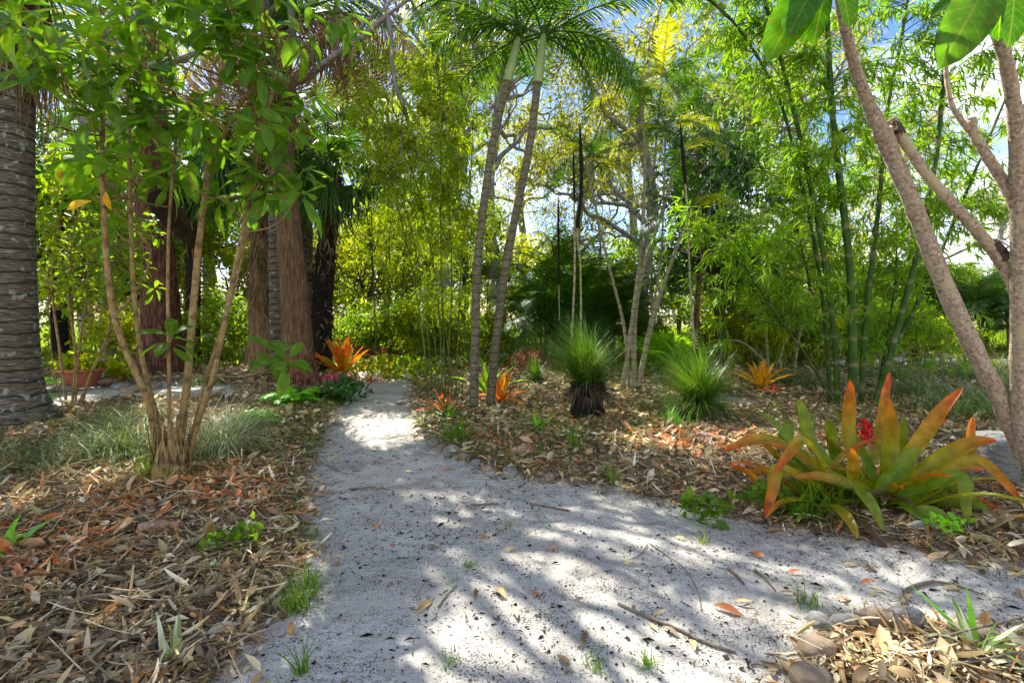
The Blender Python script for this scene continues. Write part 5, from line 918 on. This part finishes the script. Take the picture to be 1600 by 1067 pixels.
fern(10, 625, 14, .8, 'green fern fronds in front of the massive ringed palm at the left edge')
def leafy_low(px, py, n, r, ln, mat, lb, hh=.15):
    b = gp(px, py); t = np.stack([R.normal(0, r, n), R.normal(0, r, n), U(.03, hh, n)], -1); tips = [(p, np.array([0, 0, 1.])) for p in t]; a = leafcloud(tips, 5, .03, ln, leafT(3, .32, .45, .2, .25), .2)
    for p in t[:n//2]: tube(a, [(p[0]*.4, p[1]*.4, 0), p*.7, p], .002, 3, cap=False)
    o = obj('seedling_plant', a, M[mat], None, b); tag(o, lb, 'small plant')
leafy_low(1105, 812, 16, .10, .07, 'broad', 'small round leaved plant trailing onto the sand at the litter edge'); leafy_low(1215, 800, 18, .13, .07, 'broad', 'trailing green plant at the left foot of the giant bromeliad'); leafy_low(1482, 842, 10, .05, .045, 'fern', 'tiny bright clover-like plant beside the grey stone')
leafy_low(530, 628, 60, .2, .11, 'broad_dark', 'dark leafy clump overhanging the left path edge near the far end', .35); leafy_low(360, 858, 14, .07, .06, 'broad', 'small fallen green sprig in the litter below the bark piece')
leafy_low(590, 590, 120, .5, .1, 'lime', 'yellow-green leafy groundcover at the path end', .5); leafy_low(650, 592, 120, .5, .1, 'bush', 'green leafy groundcover right of the path end', .5)

# ------------------------------------------------------------------ pot, stump, logs, stones
def lathe(prof, n=32):
    a = Acc(); an = np.linspace(0, 2*np.pi, n, endpoint=False); V = np.array([[(r*np.cos(t), r*np.sin(t), z) for t in an] for r, z in prof]); i = np.arange(len(prof)-1)[:, None]*n; j = np.arange(n)[None]; k = (j+1) % n
    a.add(V.reshape(-1, 3), np.stack([i+j, i+k, i+n+k, i+n+j], -1).reshape(-1, 4)); return a
def pot(px, py, r, h, lb, leafy):
    b = gp(px, py); t = thing('plant_pot', lb, 'plant pot', b); obj('bowl', lathe([(.001,0),(r*.55,0),(r*.62,.02),(r*.85,h*.6),(r*.97,h*.85),(r*1.04,h*.86),(r*1.04,h),(r*.96,h),(r*.93,h*.8),(.001,h*.8)]), M['pot'], t)
    tips = [(np.array([U(-1,1)*r, U(-1,1)*r*.8, h*U(.9, 1.7)]), np.array([0,0,1.])) for _ in range(60)]; a = leafcloud(tips, 6, .06, .11, leafT(2, .35, .5, .2, .2), .1)
    obj('pot_plant', a, M[leafy], t)
pot(128, 604, .36, .36, 'wide terracotta bowl of leafy green plants behind the thin stemmed shrub', 'lime'); pot(186, 596, .2, .14, 'shallow terracotta saucer pot right of the wide bowl', 'lime')
def rock(name, lb, px, py, sx, sy, sz, mat, grp=None, rz=0, base=None, sink=.3):
    import bmesh
    bm = bmesh.new(); bmesh.ops.create_icosphere(bm, subdivisions=4, radius=1); V = np.array([v.co for v in bm.verts]); F = np.array([[v.index for v in f.verts] for f in bm.faces]); bm.free()
    ph = U(0, 6, 6); n_ = .10*np.sin(V[:, 0]*2.3+ph[0]+V[:, 1]*1.2)+.08*np.sin(V[:, 1]*3.1+ph[1])*np.cos(V[:, 2]*2.7+ph[2])+.04*np.sin(V[:, 0]*6+ph[3])*np.sin(V[:, 2]*5+ph[4])+.02*np.sin(V[:, 0]*13+ph[5])*np.sin(V[:, 1]*12)
    V = V*(1+n_)[:, None]; V = np.sign(V)*np.abs(V)**.85; V = V*[sx, sy, sz]; b = gp(px, py) if base is None else base; V[:, 2] += sz*(1-sink*2)
    o = obj(name, Acc().add(V, F), M[mat], None, b); o.rotation_euler = (0, 0, rz); tag(o, lb, 'stone', grp); return o
rock('edging_stone', 'large golden-brown stone at the corner of the lower right bed', 1276, 1022, .085, .06, .05, 'stone', None, .3)
rock('edging_stone', 'rounded brown stone cut by the bottom edge, in front of the golden one', 1268, 1066, .075, .065, .05, 'stone', None, -.4)
rock('edging_stone', 'purplish grey rounded stone behind the golden-brown one', 1325, 978, .075, .05, .04, 'gstone', None, .1); rock('edging_stone', 'greenish mossy stone between the purplish stone and the smooth grey one', 1370, 973, .07, .05, .045, 'stone')
rock('edging_stone', 'smooth dark grey stone half covered by leaves at the lower right bed', 1412, 975, .09, .055, .055, 'gstone'); rock('edging_stone', 'small grey pebbly stone left of the purplish one', 1280, 975, .05, .045, .035, 'gstone')
rock('edging_stone', 'flat tan stone behind the striped strappy plant', 1515, 995, .13, .06, .04, 'stone'); rock('edging_stone', 'small grey stone at the right edge beside the corner shoot', 1595, 1010, .05, .04, .03, 'gstone')
rock('loose_stone', 'dark grey flat stone in the litter in front of the giant bromeliad', 1446, 826, .11, .045, .04, 'gstone', None, .1)
rock('loose_stone', 'small dark lump on the sand path far end', 549, 623, .07, .06, .05, 'gstone')
names = ['smallest','mossy','flat','rounded','pale','brown','greyish','squat','knobbly','smooth','dark','tan','weathered','chipped','lumpy']
edge = [(858,748),(797,742),(760,734),(742,726),(722,716),(706,708),(690,700),(678,694),(668,684),(660,675),(652,664),(648,650),(644,640),(640,628),(637,617)]
for i, (px, py) in enumerate(edge):
    s_ = .068*U(.6, 1.35); rock('border_stone', f'{names[i]} border stone, number {i+1} from the front of the curved row' if False else ('lone reddish-brown round stone at the front end of the curved bed edge' if i == 0 else 'small mossy rounded stone in the curved row edging the bed by the path'), px, py, s_*1.15, s_*.9, s_*.75, 'stone' if i % 2 == 0 else 'gstone', None if i == 0 else 'stones edging the curved bed', U(0, 3), sink=.42 if i else .3)
for i, (px, py) in enumerate(((168,598),(190,606),(212,612),(150,590),(235,606),(92,612))):
    rock('flat_rock', 'flat weathered rock in the low row behind the thin stemmed shrub', px, py, .26, .18, .09, 'gstone' if i % 2 else 'stone', 'flat rocks behind the left shrubs', U(0, 3))
def stump():
    b = gp(1560, 752); z = np.linspace(-.05, .42, 30); r = .19*(1-.10*(z/.4)**2); r[-3:] *= [.95, .82, .4]; a = tube(Acc(), np.stack([0*z, 0*z, z], -1), r, 36, .02); o = obj('grey_stump', a, M['conc'], None, b); tag(o, 'rough grey rounded stump behind the leaning warty trunk', 'stump')
stump()
def log(lb, p0, p1, r, mat='log', name='split_log', flat=.6, cat='log'):
    a0, a1 = gp(*p0), gp(*p1); b = (a0+a1)/2; a0, a1 = a0-b, a1-b; s = smooth([a0+[0,0,r*.5], (a0+a1)/2+[0,.02,r*.6], a1+[0,0,r*.5]], 16); o = obj(name, tube(Acc(), s, r*(1+.06*np.sin(np.arange(16))), 12, .07), M[mat], None, b); tag(o, lb, cat); return o
log('pale pinkish split log behind the others beside the leaning grass tree', (1078,668), (1122,675), .05); log('pinkish split log lying in front of the paler one', (1082,682), (1135,692), .045); log('reddish flat log piece lying right of the split logs', (1125,672), (1158,676), .045)
log('curled tan piece of bark lying in the left litter', (216,832), (282,828), .042, 'log', 'bark_piece', cat='bark'); log('curled pale bark fragment on the bed edge above the border stones', (800,712), (830,706), .05, 'log', 'bark_piece', cat='bark')
def stick(lb, pts, r0, r1, mat='stick', name='fallen_stick', lift=0.008, cat='stick', grp=None, z=None):
    q = np.array([gp(*p[:2]) + [0, 0, lift + (p[2] if len(p) > 2 else 0)] for p in pts]); b = q[0].copy(); s = smooth(q-b, 30); o = obj(name, tube(Acc(), s, np.linspace(r0, r1, 30)*(1+.08*np.sin(np.arange(30)*1.7)), 7, .05), M[mat], None, b); tag(o, lb, cat, grp); return o
stick('long grey-brown stick lying diagonally on the sand', [(966,946),(1010,965),(1060,985),(1100,1005),(1150,1021)], .010, .006)
stick('curved brown root looping on the sand at the right', [(1413,948),(1412,932),(1428,919),(1460,912),(1495,918),(1545,935)], .016, .004, lift=.012)
stick('thin dark twig curving across the middle of the sand', [(1014,850),(1040,868),(1070,890),(1090,925),(1096,955)], .0035, .002)
stick('short forked dark twig above the thin curved one', [(1012,852),(1000,868),(975,880)], .004, .003)
stick('brown stick at the upper edge of the sand, longest there', [(828,788),(855,793),(890,799)], .012, .008); stick('short brown stick left of the longest upper one', [(738,790),(758,789),(775,788)], .009, .006)
stick('grey bark stick on the sand right of centre', [(1138,890),(1150,900),(1163,915)], .011, .006); stick('broad grey bark sliver right of the other bark stick', [(1180,893),(1195,905),(1212,925)], .012, .004)
stick('thin bare twig bundle lying across the path farther back', [(545,765),(585,762),(608,766)], .006, .004); stick('thin twig crossing the left path edge', [(490,752),(515,757),(540,752)], .004, .003)
stick('thin twig on the shaded sand beyond the bundle', [(500,722),(520,733),(545,742)], .004, .003); stick('small twig lying beside the narrow tan leaf', [(685,950),(700,930),(712,918)], .005, .003)
stick('long brown twig lying over the lower left litter', [(95,965),(150,955),(230,938),(300,915)], .010, .006, lift=.07); stick('thin bent stick in the litter left of the shrub foot', [(60,725),(110,730),(160,760)], .008, .005, lift=.06)
stick('long bare stick running over the corner bed', [(1440,1034,.0),(1500,1020,.02),(1560,1008,.03),(1640,990,.04)], .006, .004, lift=.07); stick('second bare stick low in the corner bed', [(1490,1066),(1550,1054),(1640,1035)], .006, .005, lift=.07)
stick('dark wiry root at the bottom of the sand', [(1178,1050),(1172,1042),(1185,1040),(1225,1052),(1250,1065)], .005, .003)
# dead leaning branches in the background right
def pole(lb, pts, r0, r1, mat, cat='branch', name='dead_branch'):
    q = np.array([P(*p) for p in pts]); q[0, 2] = max(float(hgt(q[0:1, 0], q[0:1, 1])[0]), 0); b = q[0].copy(); s = smooth(q-b, 30); o = obj(name, tube(Acc(), s, np.linspace(r0, r1, 30), 7, .04), M[mat], None, b); tag(o, lb, cat); return o
pole('pale dead branch leaning before the blue-green grass', [(1215,600,11),(1190,560,11),(1160,535,11),(1135,532,11)], .03, .015, 'pale'); pole('short pale dead twig leaning beside the pale dead branch', [(1208,565,12),(1225,540,12),(1232,525,12)], .02, .01, 'pale')
trunk_tree('red_stemmed_tree', 'small tree with smooth dark red trunk behind the leaning grass tree', at(1086, 560, 12), [(1090,565,12),(1088,500,12),(1094,430,12),(1098,380,12),(1092,300,12),(1090,230,12)], [.075,.065,.055,.05,.04,.03], 'redbark', 'broad_dark', 12, 1.3, .025, 3, 16, .12, sides=12, from_=.45)
trunk_tree('slim_tree', 'slim sapling with thin dark trunk standing at the path end', at(578, 540, 17), [(576,545,17),(578,480,17),(583,430,17),(578,380,17),(575,310,17)], [.06,.05,.045,.04,.03], 'twig', 'lime', 10, 1.2, .02, 3, 12, .13, sides=8, from_=.5)
trunk_tree('slim_tree', 'pair-stemmed slim tree with straight brown trunk right of the red stemmed tree', at(1125, 545, 15), [(1124,550,15),(1122,450,15),(1125,350,15),(1130,250,15)], [.11,.1,.08,.06], 'tan', 'bush', 10, 1.4, .03, 3, 12, .13, sides=10, from_=.45)

# ------------------------------------------------------------------ individual leaves lying on the sand
LV = [(665,948,38,.17,.05,'long narrow tan leaf lying in the sunlit middle of the sand'),(743,932,95,.07,.12,'small upright tan leaf near the middle of the sand'),(782,930,-35,.12,.05,'slim brown leaf right of the small tan one'),(592,765,10,.1,.05,'narrow brown leaf on the sand beside the twig bundle'),
 (590,826,15,.08,.9,'rusty curled leaf left of the path middle'),(613,854,0,.05,.85,'small orange-red leaf left of the path middle'),(675,856,-10,.08,.5,'tan leaf left of the rusty pair in the middle'),(755,840,5,.10,.92,'dark red curled leaf below the dry starry tuft'),(797,860,0,.10,.35,'straight tan stalk-like leaf right of centre'),
 (864,860,-5,.07,.9,'reddish leaf on the sunlit sand right of centre'),(838,930,-15,.07,.7,'pale grey-green leaf on the sand'),(805,960,-70,.10,.45,'pinkish curled leaf pair near the middle bottom'),(880,1040,-60,.12,.3,'curled brown leaf near the bottom of the sand'),(913,1000,60,.13,.55,'curved golden leaf standing near the bottom'),
 (1081,1005,75,.13,.6,'folded golden sheath lying across the long stick'),(1140,957,-15,.15,.92,'large dark red leaf on the sand right of the long stick'),(1185,870,-45,.11,.95,'bright rust leaf on the upper right sand'),(1065,843,-5,.09,.4,'tan leaf near the thin tuft on sunlit sand'),(1132,823,60,.08,.55,'yellow-brown leaf by the round leaved plant'),
 (1210,832,5,.13,.3,'brown leaf lying along the upper sand edge'),(1232,988-60,0,.09,.3,'tan leaf near the right tuft'),(1160,945,-10,.09,.6,'golden leaf beside the large dark red one'),(1240,897,0,.08,.85,'orange-brown curled leaf on the right sand'),(1330,884,-3,.09,.6,'yellow leaf on the right sand strip'),(1362,893,-20,.09,.55,'second yellow leaf on the right sand strip'),
 (1465,875,5,.16,.6,'golden leaf touching the bromeliad side of the sand'),(1493,882,-5,.11,.45,'tan leaf right of the golden one'),(1355,915,0,.08,.9,'dark red curled leaf in the middle of the right strip'),(1320,938,5,.10,.6,'orange leaf above the edging stones'),(1375,925,-20,.10,.4,'thin straw on the right sand strip'),(1595,930,20,.15,.5,'tan leaf at the right end of the sand strip'),
 (1500,922,-12,.16,.35,'long tan leaf under the looping root'),(1030,962,5,.07,.6,'tiny yellow leaf left of the folded sheath'),(1050,990,-30,.11,.5,'small tan curl on the long stick'),(985,882,0,.09,.8,'dark curled leaf on the forked twig'),(455,985,-60,.13,.65,'pale olive leaf at the left litter edge of the sand'),(700,735,10,.12,.95,'red leaf on the sand near the curved bed'),
 (640,738,0,.1,.4,'tan leaf on the shaded far sand'),(560,738,20,.09,.5,'straw leaf on the shaded sand at the left'),(1083,745,0,.14,.6,'large pale grey leaf resting on litter before the giant bromeliad'),(1020,982,-40,.06,.6,'short golden straw above the long stick'),(905,940,10,.06,.5,'small tan leaf right of the grey-green leaf'),(930,895,-30,.05,.9,'tiny red leaf in the middle of the sand')]
for i, (px, py, an, ln, r1, lb) in enumerate(LV):
    d = (math.cos(rad(an))*1.0, math.sin(rad(an))*1.6 if abs(an) > 50 else math.sin(rad(an))*2.2, U(.02, .15)); p = gp(px, py); v = nrm(np.array(d)); p = p - v*ln*.5; p[2] = float(hgt(p[0:1], p[1:2])[0])+.012
    single_leaf('fallen_leaf', lb, 'leaf', p, d, (U(-.3, .3), U(-.5, .1), 1), ln, 'litter' if r1 < .84 else 'redlit', leafT(7, U(.10, .19), .45, U(-.25, .4), U(.4, .9)), 1, None, r1 if r1 < .84 else .1)
